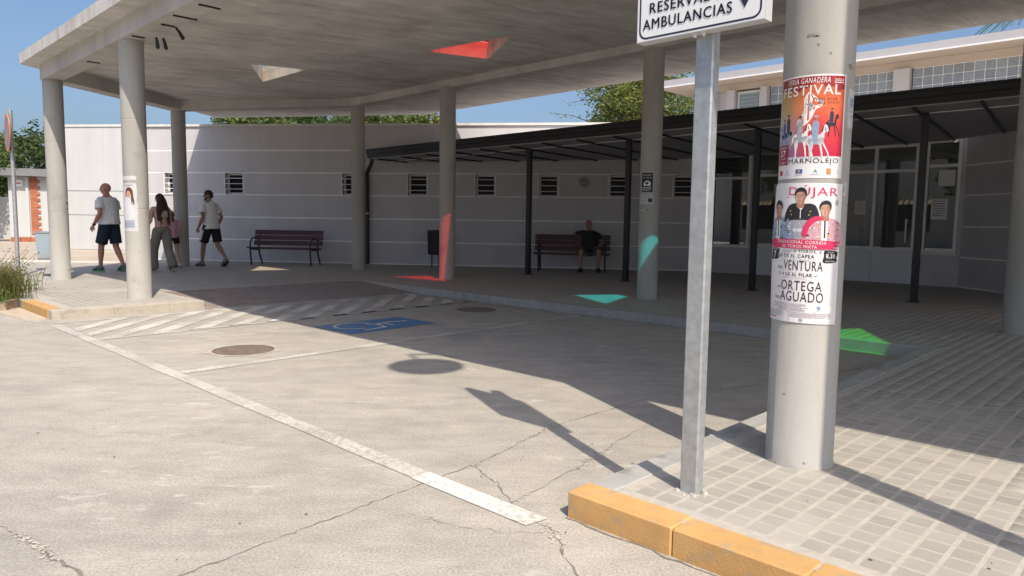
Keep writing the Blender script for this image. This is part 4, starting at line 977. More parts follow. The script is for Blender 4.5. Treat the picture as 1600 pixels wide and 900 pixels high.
# ================================================================ posters on the columns
def col_map(ci, R=0.1535, th0=0.0, lift=None, zb_=0.0):
    c = UV(*COLS[ci]); tc = Vector((-c.x, -c.y, 0)).normalized(); rr = Vector((-tc.y, tc.x, 0))
    def f(x, y, e):
        th = th0 + x / R; r = R + e + (lift(x, y) if lift else 0)
        return c + tc * (math.cos(th) * r) + rr * (math.sin(th) * r) + Vector((0, 0, zb_ + y))
    return f
def sheet_on(name, fmap, W, H, mat, nx=26, ny=16, uv=True, parent=None, edge=None):
    vs = []; uvs = []
    for j in range(ny + 1):
        for i in range(nx + 1):
            x, y = W * i / nx, H * j / ny
            if edge: x, y = edge(x, y)
            vs.append(tuple(fmap(x, y, 0))); uvs.append((i / nx, j / ny))
    fs = [(j * (nx + 1) + i, j * (nx + 1) + i + 1, (j + 1) * (nx + 1) + i + 1, (j + 1) * (nx + 1) + i) for j in range(ny) for i in range(nx)]
    a = np.array(vs); off = Vector(((a[:, 0].min() + a[:, 0].max()) / 2, (a[:, 1].min() + a[:, 1].max()) / 2, a[:, 2].min()))
    if parent: off = WLOC[parent]
    me = bpy.data.meshes.new(name); me.from_pydata([tuple(Vector(v) - off) for v in vs], [], fs); me.materials.append(mat)
    ul = me.uv_layers.new(name='uv'); li = np.zeros(len(me.loops), int); me.loops.foreach_get('vertex_index', li)
    ul.data.foreach_set('uv', np.array(uvs)[li].ravel()); me.polygons.foreach_set('use_smooth', [True] * len(me.polygons))
    o = bpy.data.objects.new(name, me); COL.objects.link(o); WLOC[o] = off
    if parent: o.parent = parent
    else: o.location = off
    return o
paper_m = plain('poster_paper', (0.76, 0.74, 0.75), 0.6, var=0.04, scale=9)
def festival_picture():
    m, n, l, b = nmat('festival_picture'); tc = N(n, 'ShaderNodeUVMap'); sx = N(n, 'ShaderNodeSeparateXYZ'); l.new(tc.outputs[0], sx.inputs[0])
    no = N(n, 'ShaderNodeTexNoise'); no.inputs['Scale'].default_value = 4; no.inputs['Detail'].default_value = 5; l.new(tc.outputs[0], no.inputs['Vector'])
    def ramp(sock, els):
        r = N(n, 'ShaderNodeValToRGB'); e = r.color_ramp.elements
        while len(e) < len(els): e.new(0.5)
        for q, (p, c) in zip(e, els): q.position = p; q.color = rgb(c)
        l.new(sock, r.inputs[0]); return r.outputs[0]
    ad = N(n, 'ShaderNodeMath', operation='MULTIPLY_ADD'); ad.inputs[1].default_value = 0.28; l.new(no.outputs['Fac'], ad.inputs[0]); l.new(sx.outputs['Y'], ad.inputs[2])
    right = ramp(ad.outputs[0], [(0.15, (0.50, 0.01, 0.05)), (0.50, (0.62, 0.04, 0.05)), (0.78, (0.66, 0.14, 0.05)), (1.0, (0.55, 0.10, 0.04)), (1.1, (0.28, 0.02, 0.03))])
    left = ramp(ad.outputs[0], [(0.2, (0.20, 0.22, 0.42)), (0.48, (0.42, 0.40, 0.42)), (0.75, (0.50, 0.36, 0.16)), (0.98, (0.45, 0.24, 0.08)), (1.1, (0.2, 0.05, 0.03))])
    mr = N(n, 'ShaderNodeMapRange'); mr.inputs[1].default_value = 0.12; mr.inputs[2].default_value = 0.50; l.new(sx.outputs['X'], mr.inputs[0])
    mx = N(n, 'ShaderNodeMix', data_type='RGBA'); l.new(mr.outputs[0], mx.inputs[0]); l.new(left, mx.inputs[6]); l.new(right, mx.inputs[7]); l.new(mx.outputs[2], b.inputs['Base Color'])
    b.inputs['Roughness'].default_value = 0.5; return m
# --- festival poster
W, H = 0.328, 0.452
fm = col_map(7, th0=math.radians(-74), zb_=1.436)
po = sheet_on('poster', fm, W, H, paper_m)
tag(po, 'red and orange FESTIVAL poster with horses, upper poster on the front column', 'poster', 'posters on the columns')
pic = sheet_on('picture', lambda x, y, e: fm(0.008 + x, 0.096 + y, 0.0008), W - 0.016, H - 0.104, festival_picture(), parent=po)
P = Print()
def Y(t): return H * (1 - t)
P.rect('red', 0.008, Y(.10), W - 0.008, Y(.018), 1)
P.text('white', 'FERIA GANADERA', 0.06, Y(.082), 0.19, 0.024, 3, shear=0.2)
P.text('white', '2024', 0.268, Y(.07), 0.045, 0.012, 3); P.rect('white', 0.268, Y(.084), 0.313, Y(.078), 3)
P.text('white', 'FESTIVAL', 0.026, Y(.195), 0.272, 0.043, 3, weight=0.012)
P.text('brown', 'del arte', 0.198, Y(.25), 0.085, 0.014, 3); P.text('brown', 'EN VIVO', 0.205, Y(.288), 0.09, 0.013, 3)
def X(t): return W * t
def pts(L): return [(X(a), Y(b)) for a, b in L]
# rearing white horse with its dark bridle
P.blob('white', pts([(.475, .185), (.50, .165), (.52, .175), (.56, .195), (.615, .235), (.625, .255), (.60, .265), (.555, .245), (.545, .27), (.585, .30), (.655, .285), (.67, .305), (.60, .335), (.575, .37), (.545, .42), (.49, .47), (.40, .50), (.355, .47), (.38, .42), (.43, .37), (.445, .30), (.44, .235)]), 2)
P.blob('lgrey', pts([(.455, .23), (.48, .21), (.475, .28), (.48, .34), (.45, .40), (.40, .455), (.385, .45), (.43, .38), (.45, .31)]), 3)
P.blob('grey', pts([(.50, .26), (.54, .27), (.56, .30), (.53, .35), (.51, .33)]), 3)
P.poly('brown', pts([(.525, .185), (.534, .185), (.575, .25), (.566, .252)]), 4); P.poly('brown', pts([(.47, .275), (.56, .295), (.56, .302), (.47, .283)]), 4); P.ell('black', X(.545), Y(.212), .0016, .0018, 4); P.poly('brown', pts([(.585, .225), (.592, .222), (.605, .262), (.598, .262)]), 4)
P.blob('grey', pts([(.63, .25), (.655, .24), (.69, .265), (.68, .285), (.65, .275)]), 3)
def horse(cx, ty, s, body, rider, coat, hat, flip=1, layer=4):
    q = lambda L: [(X(cx) + flip * a * s, Y(ty) - b * s) for a, b in L]
    P.blob(body, q([(-.10, .30), (-.02, .27), (.08, .28), (.12, .20), (.14, .12), (.19, .11), (.22, .20), (.20, .24), (.16, .25), (.15, .36), (.10, .44), (-.05, .45), (-.11, .42), (-.16, .50), (-.15, .36)]), layer)
    for a, k in ((-.09, .02), (-.03, -.03), (.08, .04), (.12, .10)): P.poly(body, q([(a - .022, .40), (a + .022, .40), (a + k + .018, .60), (a + k * 1.4 + .012, .74), (a + k * 1.4 - .012, .74), (a + k - .016, .58)]), layer)
    P.blob(rider, q([(-.04, .06), (.0, .03), (.05, .06), (.06, .18), (.05, .30), (.03, .42), (-.02, .42), (-.05, .28), (-.05, .14)]), layer + 1)
    P.blob('grey' if body in ('white', 'lgrey') else 'black', q([(-.10, .34), (.0, .36), (.12, .33), (.15, .36), (.08, .44), (-.05, .45), (-.11, .42)]), layer + 1); P.poly('brown', q([(.10, .22), (.13, .12), (.145, .12), (.125, .24)]), layer + 1); P.poly('brown', q([(.155, .155), (.165, .15), (.19, .235), (.18, .238)]), layer + 1)
    P.ell(coat, q([(.01, 0)])[0][0], q([(0, -.005)])[0][1], .022 * s, .028 * s, layer + 2)
    P.poly(hat, q([(-.05, -.02), (.06, -.02), (.035, -.035), (.03, -.06), (-.015, -.06), (-.02, -.035)]), layer + 3)
horse(.80, .345, .155, 'black', 'navy', 'skin2', 'black', 1, 2)
horse(.22, .39, .19, 'grey', 'brown', 'skin2', 'brown', -1, 2)
horse(.14, .43, .17, 'steel', 'blue', 'skin2', 'black', -1, 3)
horse(.40, .42, .23, 'white', 'grey', 'skin2', 'brown', 1, 5)
horse(.60, .425, .25, 'lgrey', 'steel', 'skin2', 'grey', 1, 6)
P.rect('dred', 0.008, Y(.862), X(.235), Y(.665), 9)
P.text('white', 'SÁBADO', .018, Y(.70), .052, .012, 11); P.text('white', '27', .024, Y(.772), .038, .026, 11, weight=.02); P.text('white', 'JULIO', .022, Y(.812), .042, .013, 11); P.text('white', '22:00 h', .02, Y(.85), .048, .012, 11)
P.text('grey', 'Plaza de la Constitución', .118, Y(.80), .12, .008, 3); P.text('black', 'MARMOLEJO', .082, Y(.868), .222, .028, 3, weight=.004)
P.rect('crimson', .02, Y(.965), .044, Y(.915), 3); P.ell('lgrey', .075, Y(.93), .006, .008, 3); P.rect('lgrey', .06, Y(.965), .092, Y(.95), 3); P.rect('blue', .122, Y(.95), .152, Y(.91), 3); P.ell('gold', .137, Y(.93), .006, .006, 4, 10); P.rect('lgrey', .122, Y(.967), .152, Y(.957), 3)
P.poly('green', [(.198, Y(.945)), (.206, Y(.91)), (.214, Y(.945)), (.21, Y(.945)), (.206, Y(.93)), (.202, Y(.945))], 3); P.rect('lgrey', .188, Y(.967), .226, Y(.957), 3); P.rect('orange', .252, Y(.962), .272, Y(.905), 3); P.ell('gold', .262, Y(.93), .006, .008, 4); P.text('grey', 'Ayuntamiento', .278, Y(.93), .036, .006, 3); P.text('grey', 'de Marmolejo', .278, Y(.955), .036, .006, 3)
P.lay(fm, INKS, po, {k: ('lettering' if k in ('white', 'black') else 'print') for k in INKS}, cut=0.022, W=W, eps=0.00022)
# --- bullfight poster below, its left edge curling off the column
W, H = 0.432, 0.632
TH0 = math.radians(-108)
def lift2(x, y):
    t = max(0, (0.17 - x) / 0.17); return 0.013 * t ** 1.3 * (0.35 + 0.65 * math.sin(PI * min(1, max(0, y / H)))) + 0.0006
fm2 = col_map(7, th0=TH0, zb_=0.787, lift=lift2)
po2 = sheet_on('poster', fm2, W, H, paper_m, 36, 24, edge=lambda x, y: (x, y + 0.018 * max(0, (0.11 - x) / 0.11) * (y / H) * -1 - 0.010 * max(0, x / W - .3)))
tag(po2, 'white bullfight poster with three figures and big names, lower poster on the front column', 'poster', 'posters on the columns')
fm3 = lambda x, y, e: fm2(x, y - 0.010 * max(0, x / W - .3), e + 0.0004)
P = Print()
P.text('pink', 'DÚJAR', X(.43), Y(.107), X(.50), .058, 2); P.ell('pink', X(.41), Y(.103), .003, .003, 2, 8)
P.text('grey', 'PLAZA DE TOROS', X(.76), Y(.137), X(.13), .006, 2); P.blob('grey', pts([(.915, .12), (.94, .115), (.95, .14), (.93, .155), (.912, .14)]), 2)
# centre figure: black short jacket on a white horse
P.blob('lgrey', pts([(.40, .36), (.46, .32), (.58, .31), (.66, .33), (.62, .40), (.56, .44), (.42, .44), (.36, .41)]), 2)
P.blob('grey', pts([(.45, .36), (.52, .345), (.60, .355), (.56, .40), (.48, .43), (.44, .40)]), 3)
P.blob('black', pts([(.43, .17), (.50, .145), (.575, .15), (.66, .145), (.715, .165), (.75, .235), (.72, .26), (.67, .24), (.655, .27), (.46, .275), (.44, .25), (.40, .28), (.385, .25)]), 4)
P.blob('grey', pts([(.45, .27), (.655, .265), (.66, .30), (.62, .315), (.50, .32), (.43, .335)]), 5)
P.poly('white', pts([(.53, .142), (.60, .142), (.592, .175), (.568, .195), (.545, .175)]), 5); P.rect('white', X(.562), Y(.25), X(.57), Y(.195), 6)
def face(cx, t, turn, layer):
    f = lambda L: pts([(cx + a * (1 if turn >= 0 else -1), t + b) for a, b in L])
    P.blob('skin2', f([(-.030, .03), (.03, .03), (.036, .075), (-.03, .075)]), layer)
    P.blob('skin', f([(-.046, -.030), (0, -.046), (.046, -.028), (.050, .008), (.036, .036), (.008, .050), (-.018, .046), (-.040, .022)]), layer + 1)
    P.blob('skin2', f([(.018, -.036), (.046, -.028), (.050, .008), (.036, .036), (.012, .049), (.026, .02), (.022, -.01)]), layer + 2)
    P.blob('black', f([(-.052, .000), (-.058, -.034), (-.02, -.062), (.03, -.062), (.060, -.036), (.057, .006), (.048, -.012), (.030, -.034), (-.02, -.034), (-.042, -.022)]), layer + 3)
    for a in (-.024, .014): P.poly('brown', f([(a - .011, -.0125), (a + .010, -.0150), (a + .010, -.0125), (a - .011, -.0095)]), layer + 3); P.ell('brown', f([(a, 0)])[0][0], f([(0, -.004)])[0][1], .0019, .0010, layer + 3, 8)
    P.poly('skin2', f([(-.006, -.005), (.001, .014), (-.011, .015)]), layer + 3); P.poly('crimson', f([(-.020, .0262), (.012, .0250), (.002, .0305), (-.010, .0305)]), layer + 3)
face(.56, .098, 1, 6)
for a, b in ((.46, .20), (.47, .225), (.66, .20), (.65, .225)): P.ell('gold', X(a), Y(b), .003, .004, 6, 8)
# left and right figures in embroidered jackets
def torero(cx, head_t, w, jacket, trim, layer, turn):
    P.blob(jacket, pts([(cx - .16 * w, head_t + .10), (cx - .06 * w, head_t + .062), (cx + .06 * w, head_t + .058), (cx + .17 * w, head_t + .09), (cx + .22 * w, head_t + .16), (cx + .22 * w, head_t + .25), (cx - .2 * w, head_t + .25), (cx - .21 * w, head_t + .17)]), layer)
    P.poly('white', pts([(cx - .035, head_t + .055), (cx + .035, head_t + .055), (cx + .03, head_t + .22), (cx - .03, head_t + .22)]), layer + 1); P.poly('black', pts([(cx - .008, head_t + .06), (cx + .008, head_t + .06), (cx + .012, head_t + .2), (cx - .004, head_t + .2)]), layer + 2)
    rr = random.Random(5 + layer)
    for _ in range(70):
        a, b = rr.uniform(-.19, .19) * w, rr.uniform(.085, .24)
        if abs(a) > .04: P.ell(rr.choice(trim), X(cx + a), Y(head_t + b), rr.uniform(.003, .007), rr.uniform(.002, .005), layer + 3, 7)
    face(cx, head_t, turn, layer + 4)
torero(.295, .19, .92, 'steel', ['white', 'navy', 'lgrey', 'navy'], 4, -1)
torero(.805, .185, 1.0, 'rose', ['white', 'lilac', 'navy', 'gold'], 6, 0)
P.blob('pink', pts([(.59, .36), (.62, .28), (.70, .235), (.775, .235), (.78, .255), (.71, .27), (.655, .32), (.63, .38)]), 14)
# pink brush band
P.blob('pink', pts([(.17, .425), (.24, .405), (.6, .40), (.93, .405), (.99, .415), (.93, .425), (.985, .44), (.90, .45), (.95, .462), (.6, .466), (.26, .465), (.16, .455), (.21, .44)]), 15)
P.text('white', 'TRADICIONAL CORRIDA', X(.30), Y(.430), X(.53), .014, 17, weight=.012); P.text('white', 'DE TOROS MIXTA', X(.38), Y(.460), X(.36), .013, 17, weight=.012)
def brush(cx, t0, t1, w):
    P.blob('black', pts([(cx - w, t0 + .006), (cx - w * .5, t0), (cx + w, t0 + .004), (cx + w * 1.1, t0 + .03), (cx + w * .93, t0 + .05), (cx + w * 1.08, t0 + .07), (cx + w * .6, t1 - .004), (cx - w * .9, t1), (cx - w * 1.12, t1 - .02), (cx - w * .98, t0 + .04)]), 2)
brush(.245, .47, .555, .075); brush(.89, .472, .56, .075)
P.text('white', 'SEPTIEMBRE', X(.19), Y(.487), X(.11), .007, 4); P.text('white', '7', X(.228), Y(.545), X(.045), .032, 4, weight=.02); P.text('white', 'A LAS', X(.855), Y(.489), X(.065), .007, 4); P.text('white', '8,30', X(.838), Y(.530), X(.10), .022, 4, weight=.02); P.text('white', 'DE LA TARDE', X(.835), Y(.552), X(.11), .006, 4)
P.text('black', '6 TOROS, 6', X(.52), Y(.496), X(.27), .013, 2); P.rect('grey', X(.37), Y(.492), X(.49), Y(.488), 2)
P.text('navy', '2 DE EL CAPEA', X(.36), Y(.531), X(.36), .016, 2, weight=.01); P.text('grey', 'PARA EL REJONEADOR', X(.39), Y(.553), X(.29), .007, 2); P.ell('grey', X(.345), Y(.522), .008, .008, 2)
P.text('black', 'DIEGO', X(.32), Y(.618), X(.075), .013, 2); P.text('black', 'VENTURA', X(.405), Y(.622), X(.405), .044, 2, weight=-.004)
P.text('navy', 'Y 4 DE EL PILAR', X(.34), Y(.664), X(.37), .015, 2, weight=.008); P.text('grey', 'PARA LOS DIESTROS', X(.41), Y(.682), X(.25), .006, 2); P.poly('green', pts([(.72, .66), (.765, .645), (.75, .658)]), 2)
P.text('black', 'JUAN', X(.32), Y(.762), X(.055), .013, 2); P.text('black', 'ORTEGA', X(.385), Y(.766), X(.425), .044, 2, weight=-.004)
P.text('black', 'PABLO', X(.295), Y(.838), X(.075), .013, 2); P.text('black', 'AGUADO', X(.38), Y(.845), X(.45), .045, 2, weight=-.004)
rr = random.Random(3)
for k in range(7): t = .862 + k * .0085; P.rect(['lilac', 'grey'][k % 2], X(rr.uniform(.26, .34)), Y(t + .003), X(rr.uniform(.62, .70)), Y(t), 2)
for k in range(5): t = .925 + k * .0085; P.rect('grey', X(.16), Y(t + .003), X(rr.uniform(.34, .42)), Y(t), 2); P.rect(['grey', 'lilac'][k % 2], X(rr.uniform(.47, .52)), Y(t + .003), X(rr.uniform(.86, .95)), Y(t), 2)
for a in (.38, .405, .43): P.rect('lgrey', X(a), Y(.965), X(a + .008), Y(.90), 2)
P.rect('crimson', X(.17), Y(.979), X(.33), Y(.972), 2); P.rect('white', X(.74), Y(.915), X(.94), Y(.866), 2); P.blob('steel', pts([(.77, .875), (.80, .87), (.81, .89), (.79, .90), (.77, .89)]), 3); P.rect('grey', X(.76), Y(.909), X(.82), Y(.905), 3)
P.rect('white', X(.50), Y(.998), X(.97), Y(.962), 3); P.blob('grey', pts([(.60, .97), (.63, .965), (.64, .98), (.625, .992), (.605, .99)]), 4); P.text('grey', 'Ayuntamiento de Andújar', X(.72), Y(.985), X(.20), .007, 4)
P.lay(fm3, INKS, po2, {k: ('lettering' if k in ('white', 'black', 'navy') else 'print') for k in INKS}, cut=0.022, W=W, eps=0.00022)
# --- scraps of old bill and tape on the right flank of the same column
def scrap(ci, th_deg, z, w, h, mat, label, name='paper_scrap', cat='paper', group='old paper scraps on the columns', prints=()):
    f = col_map(ci, th0=math.radians(th_deg), zb_=z, R=0.1532)
    rnd = random.Random(int(z * 1000)); ed = lambda x, y: (x + rnd.uniform(-.004, .004), y + rnd.uniform(-.004, .004))
    o = sheet_on(name, f, w, h, mat, 8, 8, edge=ed); tag(o, label, cat, group); P = Print()
    for kind, a in prints: getattr(P, kind)(*a)
    if prints: P.lay(f, INKS, o, {k: 'print' for k in INKS}, cut=0.02, W=w)
    return o
old = plain('weathered_paper', (0.52, 0.52, 0.52), 0.7, var=0.2, scale=30); wht = plain('white_paper', (0.54, 0.54, 0.535), 0.65, var=0.08, scale=14)
scrap(7, 57, 1.66, 0.085, 0.17, old, 'weathered grey bill with a blue mark beside the FESTIVAL poster', prints=[('rect', ('steel', .012, .09, .055, .13, 1)), ('rect', ('grey', .012, .05, .06, .056, 1)), ('rect', ('grey', .012, .07, .06, .076, 1))])
scrap(7, 56, 1.36, 0.03, 0.06, old, 'small torn scrap right of the gap between the two bright posters')
tape = plain('old_tape', (0.30, 0.28, 0.25), 0.6, var=0.25, scale=40)
for th, z, w_, h_, lb in ((54, 1.915, .03, .02, 'old tape bit above the right corner of the FESTIVAL poster'), (-20, 2.05, .05, .012, 'thin strip of old tape high on the front column')):
    scrap(7, th, z, w_, h_, tape, lb, 'tape_remnant', 'tape', 'old tape on the front column')
# --- portrait poster on the second column
pw, ph = 0.235, 0.64
f = col_map(1, th0=math.radians(-86), zb_=1.02); o = sheet_on('poster', f, pw, ph, wht, 14, 12)
tag(o, 'tall pale poster with a woman with long dark hair on the column by the kerb', 'poster', 'posters on the columns'); P = Print()
P.text('black', 'CONCIERTO', .06, .60, .13, .02, 2); P.blob('brown', [(.085, .53), (.11, .575), (.15, .585), (.185, .55), (.195, .46), (.205, .37), (.175, .35), (.165, .43), (.16, .50), (.12, .51), (.10, .46), (.085, .47)], 1); P.ell('skin', .13, .495, .030, .045, 2)
P.ell('black', .12, .505, .004, .003, 3, 8); P.ell('black', .142, .505, .004, .003, 3, 8); P.rect('red', .122, .47, .142, .475, 3); P.blob('lgrey', [(.06, .40), (.12, .44), (.18, .40), (.20, .28), (.19, .17), (.06, .17)], 1)
P.rect('grey', .03, .05, .20, .15, 2); P.rect('steel', .04, .09, .18, .11, 3); P.rect('steel', .05, .06, .19, .075, 3)
P.lay(f, INKS, o, {k: 'print' for k in INKS}, cut=0.03, W=pw)
scrap(1, -80, 1.70, 0.22, 0.055, wht, 'blank white strip of paper above the portrait poster')
scrap(1, -2, 1.01, 0.02, 0.58, old, 'narrow old paper edge right of the portrait poster')
scrap(1, 66, 1.28, 0.035, 0.40, old, 'strip of weathered bill on the right side of the kerb-island column', prints=[('rect', ('grey', .005, .1, .03, .16, 1)), ('rect', ('grey', .005, .25, .03, .3, 1))])
scrap(0, 50, 1.28, 0.05, 0.22, old, 'small stained bill on the right side of the leftmost column', prints=[('rect', ('black', .008, .12, .035, .18, 1)), ('rect', ('black', .008, .03, .03, .07, 1))])
# --- small black notices on the column by the seated man
f = col_map(5, th0=math.radians(-58), zb_=1.655); o = sheet_on('notice', f, 0.205, 0.31, wht, 10, 8); tag(o, 'black and white event notice, upper one on the column near the seated man', 'notice', 'small notices on the column'); P = Print()
P.rect('black', .012, .012, .193, .298, 1); P.text('white', 'CONCIERTO', .03, .25, .14, .022, 2); P.text('white', 'FIN DE VERANO', .03, .215, .14, .016, 2); P.blob('white', [(.05, .13), (.08, .17), (.12, .18), (.16, .15), (.15, .10), (.10, .11), (.07, .10)], 2); P.blob('black', [(.08, .13), (.10, .16), (.13, .15), (.12, .13)], 3); P.rect('grey', .03, .05, .17, .065, 2); P.rect('grey', .03, .03, .15, .04, 2); P.rect('white', .03, .075, .17, .083, 2)
P.lay(f, INKS, o, {k: 'print' for k in INKS}, cut=0.03, W=.205)
f = col_map(5, th0=math.radians(-62), zb_=1.495); o = sheet_on('notice', f, 0.215, 0.14, wht, 10, 6); tag(o, 'smaller black and white notice directly below the upper one on the column', 'notice', 'small notices on the column'); P = Print()
P.text('black', 'SE ALQUILA', .02, .10, .15, .022, 2); P.rect('grey', .02, .075, .12, .085, 2); P.rect('grey', .02, .05, .11, .06, 2); P.rect('black', .14, .03, .20, .085, 2); P.rect('grey', .02, .025, .10, .035, 2)
P.lay(f, INKS, o, {k: 'print' for k in INKS}, cut=0.03, W=.215)
scrap(5, -66, 1.405, 0.20, 0.018, wht, 'thin strip of white tape under the two notices', 'tape_strip', 'tape')

# ================================================================ benches and bins
def make_bench():
    t = root('park_bench', 'dark red slatted bench with black iron legs, empty, against the shaded grey wall', 'bench', (0, 0, 0), 'benches along the grey wall')
    L = 0.86
    def slat(name, y, z, w, th, tilt):
        mb = MB(); c = Vector((0, y, z)); a = Vector((0, math.cos(tilt), math.sin(tilt))); nn = Vector((0, -math.sin(tilt), math.cos(tilt)))
        fs = Frame((0, 0), (1, 0)); vs = []
        for sx in (-L, L):
            for p, q in ((-1, -1), (1, -1), (1, 1), (-1, 1)): vs.append(c + Vector((sx, 0, 0)) + a * (p * w / 2) + nn * (q * th / 2))
        mb.add(vs, [(0, 1, 2, 3), (7, 6, 5, 4), (0, 4, 5, 1), (1, 5, 6, 2), (2, 6, 7, 3), (3, 7, 4, 0)]); mb.build(name, M['bench_wood'], t, bevel=0.006)
    for k, y in enumerate((-0.19, -0.065, 0.06)): slat('seat_slat', y, 0.405 - 0.012 * k, 0.112, 0.036, math.radians(-5))
    for k in range(3): slat('back_slat', 0.155 + 0.032 * k, 0.515 + k * 0.125, 0.112, 0.034, math.radians(76))
    for s in (-1, 1):
        x = s * 0.74
        mb = MB(); mb.tube([(x, 0.235, 0.80), (x, 0.13, 0.43), (x, 0.17, 0.25), (x, 0.30, 0.0)], [0.018, 0.022, 0.022, 0.02], 8); mb.build('rear_leg', M['iron'], t, smooth=True)
        mb = MB(); mb.tube([(x, -0.25, 0.0), (x, -0.27, 0.2), (x, -0.30, 0.40), (x, -0.27, 0.55), (x, -0.17, 0.635), (x, 0.0, 0.62), (x, 0.165, 0.585)], [0.02, 0.02, 0.022, 0.02, 0.02, 0.018, 0.015], 8); mb.build('front_leg', M['iron'], t, smooth=True)
        mb = MB(); mb.bar((x, -0.29, 0.375), (x, 0.15, 0.345), 0.035, 0.03); mb.build('seat_support', M['iron'], t)
    return t
b1 = make_bench(); b1.location = (-5.42, 17.08, KERB + 0.004); b1.rotation_euler.z = math.radians(-7.4)
b2 = copy_tree(b1); b2.location = (1.35, 16.22, KERB + 0.004); b2.rotation_euler.z = math.radians(-7.4); b2['label'] = 'dark red slatted bench under the porch where an older man sits'
# black wall-side litter bin
lb = root('litter_bin', 'black slatted litter bin on two legs beside the red-lit column', 'bin', (-1.83, 17.0, KERB + .004)); c = Vector((-1.83, 17.0, KERB))
mb = MB(); mb.lathe(c, [(0.155, 0.30), (0.165, 0.32), (0.172, 0.80), (0.165, 0.81)], 24); mb.build('barrel', M['iron'], lb, smooth=True)
for k in range(20):
    a = 2 * PI * k / 20; mb = MB(); d = Vector((math.cos(a), math.sin(a), 0)); mb.bar(c + d * 0.175 + Vector((0, 0, 0.31)), c + d * 0.182 + Vector((0, 0, 0.80)), 0.03, 0.014, ref=tuple(d)); mb.build('slat', M['iron'], lb)
mb = MB(); mb.lathe(c, [(0.19, 0.80), (0.20, 0.83), (0.19, 0.88), (0.13, 0.885), (0.12, 0.82)], 24); mb.build('hood_rim', M['iron'], lb, smooth=True)
for s in (-0.085, 0.085): mb = MB(); mb.tube([c + Vector((s, 0, 0)), c + Vector((s, 0, 0.32))], 0.018, 8); mb.build('leg', M['iron'], lb, smooth=True)
# blue-grey bin on a post at the left
gb = root('post_bin', 'blue-grey sheet metal bin on a post behind the leftmost column', 'bin', (-8.47, 12.98, KERB)); Fg = Frame((-8.47, 12.98), (0.85, 0.53), (0.53, -0.85, 0))
mb = MB(); vs = []
for z, k in ((0.42, 0.80), (0.52, 0.86), (0.90, 1.0)): vs.append([Fg.p(a * 0.155 * k, b * 0.125 * k, z) for a, b in ((-1, -1), (1, -1), (1, 1), (-1, 1))])
mb.loft(vs); mb.build('body', M['bin_grey'], gb, bevel=0.008)
mb = MB(); mb.box(Fg, -0.165, 0.165, -0.135, 0.135, 0.90, 0.925); mb.build('rim', M['galv'], gb)
mb = MB(); mb.box(Fg, -0.13, 0.13, 0.109, 0.113, 0.44, 0.52); mb.build('base_band', M['galv'], gb)
mb = MB(); mb.tube([Fg.p(0.10, -0.14, KERB), Fg.p(0.10, -0.14, 1.05)], 0.022, 8); mb.build('post', M['iron'], gb, smooth=True)
mb = MB(); mb.box(Fg, 0.02, 0.18, -0.22, -0.06, KERB + .001, KERB + 0.012); mb.build('base_plate', M['iron'], gb)

# ================================================================ tall lamp post just outside the frame, whose shadow crosses the pavement
lp = root('street_lamp', 'tall grey street lamp with a round head beside the pavement at right', 'street lamp', UV(0.55, 2.60, KERB))
pb_ = UV(0.55, 2.60)
mb = MB(); mb.tube([pb_ + Vector((0, 0, KERB)), pb_ + Vector((0, 0, 3.5)), pb_ + Vector((0, 0, 7.25))], [0.078, 0.074, 0.055], 16); mb.build('pole', M['galv'], lp, smooth=True)
hd = UV(-0.08, 1.74, 6.5)
mb = MB(); mb.tube([pb_ + Vector((0, 0, 7.2)), hd + Vector((0, 0, 0.70))], [0.035, 0.022], 10); mb.build('arm', M['galv'], lp, smooth=True)
mb = MB(); mb.tube([hd + Vector((0, 0, 0.72)), hd], 0.022, 10); mb.build('stem', M['galv'], lp, smooth=True)
mb = MB(); mb.lathe(hd, [(0.31, -0.03), (0.32, 0.0), (0.30, 0.03), (0.1, 0.07), (0.05, 0.08)], 36); mb.build('lamp_head', M['galv'], lp, smooth=True)
# ================================================================ people
SKIN = {}
def skin_mat(n, c):
    m, nn, l, b = nmat('skin_' + n); geo = N(nn, 'ShaderNodeNewGeometry'); no = N(nn, 'ShaderNodeTexNoise'); no.inputs['Scale'].default_value = 25; l.new(geo.outputs['Position'], no.inputs['Vector'])
    mx = N(nn, 'ShaderNodeMix', data_type='RGBA'); mx.inputs[6].default_value = rgb([x * 0.88 for x in c]); mx.inputs[7].default_value = rgb([x * 1.1 for x in c]); l.new(no.outputs['Fac'], mx.inputs[0]); l.new(mx.outputs[2], b.inputs['Base Color'])
    b.inputs['Roughness'].default_value = 0.55; b.inputs['Subsurface Weight'].default_value = 0.08; b.inputs['Subsurface Radius'].default_value = (0.02, 0.008, 0.004); return m
def cloth_mat(n, c, fold=0.7):
    m = plain('cloth_' + n, c, 0.9, var=0.06, scale=6, bump=0.0, spec=0.2); nn = m.node_tree.nodes; l = m.node_tree.links; b = nn['Principled BSDF']
    geo = N(nn, 'ShaderNodeNewGeometry'); mp = N(nn, 'ShaderNodeMapping'); mp.inputs['Scale'].default_value = (9, 9, 3.2); l.new(geo.outputs['Position'], mp.inputs['Vector'])
    no = N(nn, 'ShaderNodeTexNoise'); no.inputs['Scale'].default_value = 1.0; no.inputs['Detail'].default_value = 3; no.inputs['Distortion'].default_value = 0.8; l.new(mp.outputs[0], no.inputs['Vector'])
    bu = N(nn, 'ShaderNodeBump'); bu.inputs['Strength'].default_value = fold; bu.inputs['Distance'].default_value = 0.06; l.new(no.outputs['Fac'], bu.inputs['Height']); l.new(bu.outputs[0], b.inputs['Normal']); return m
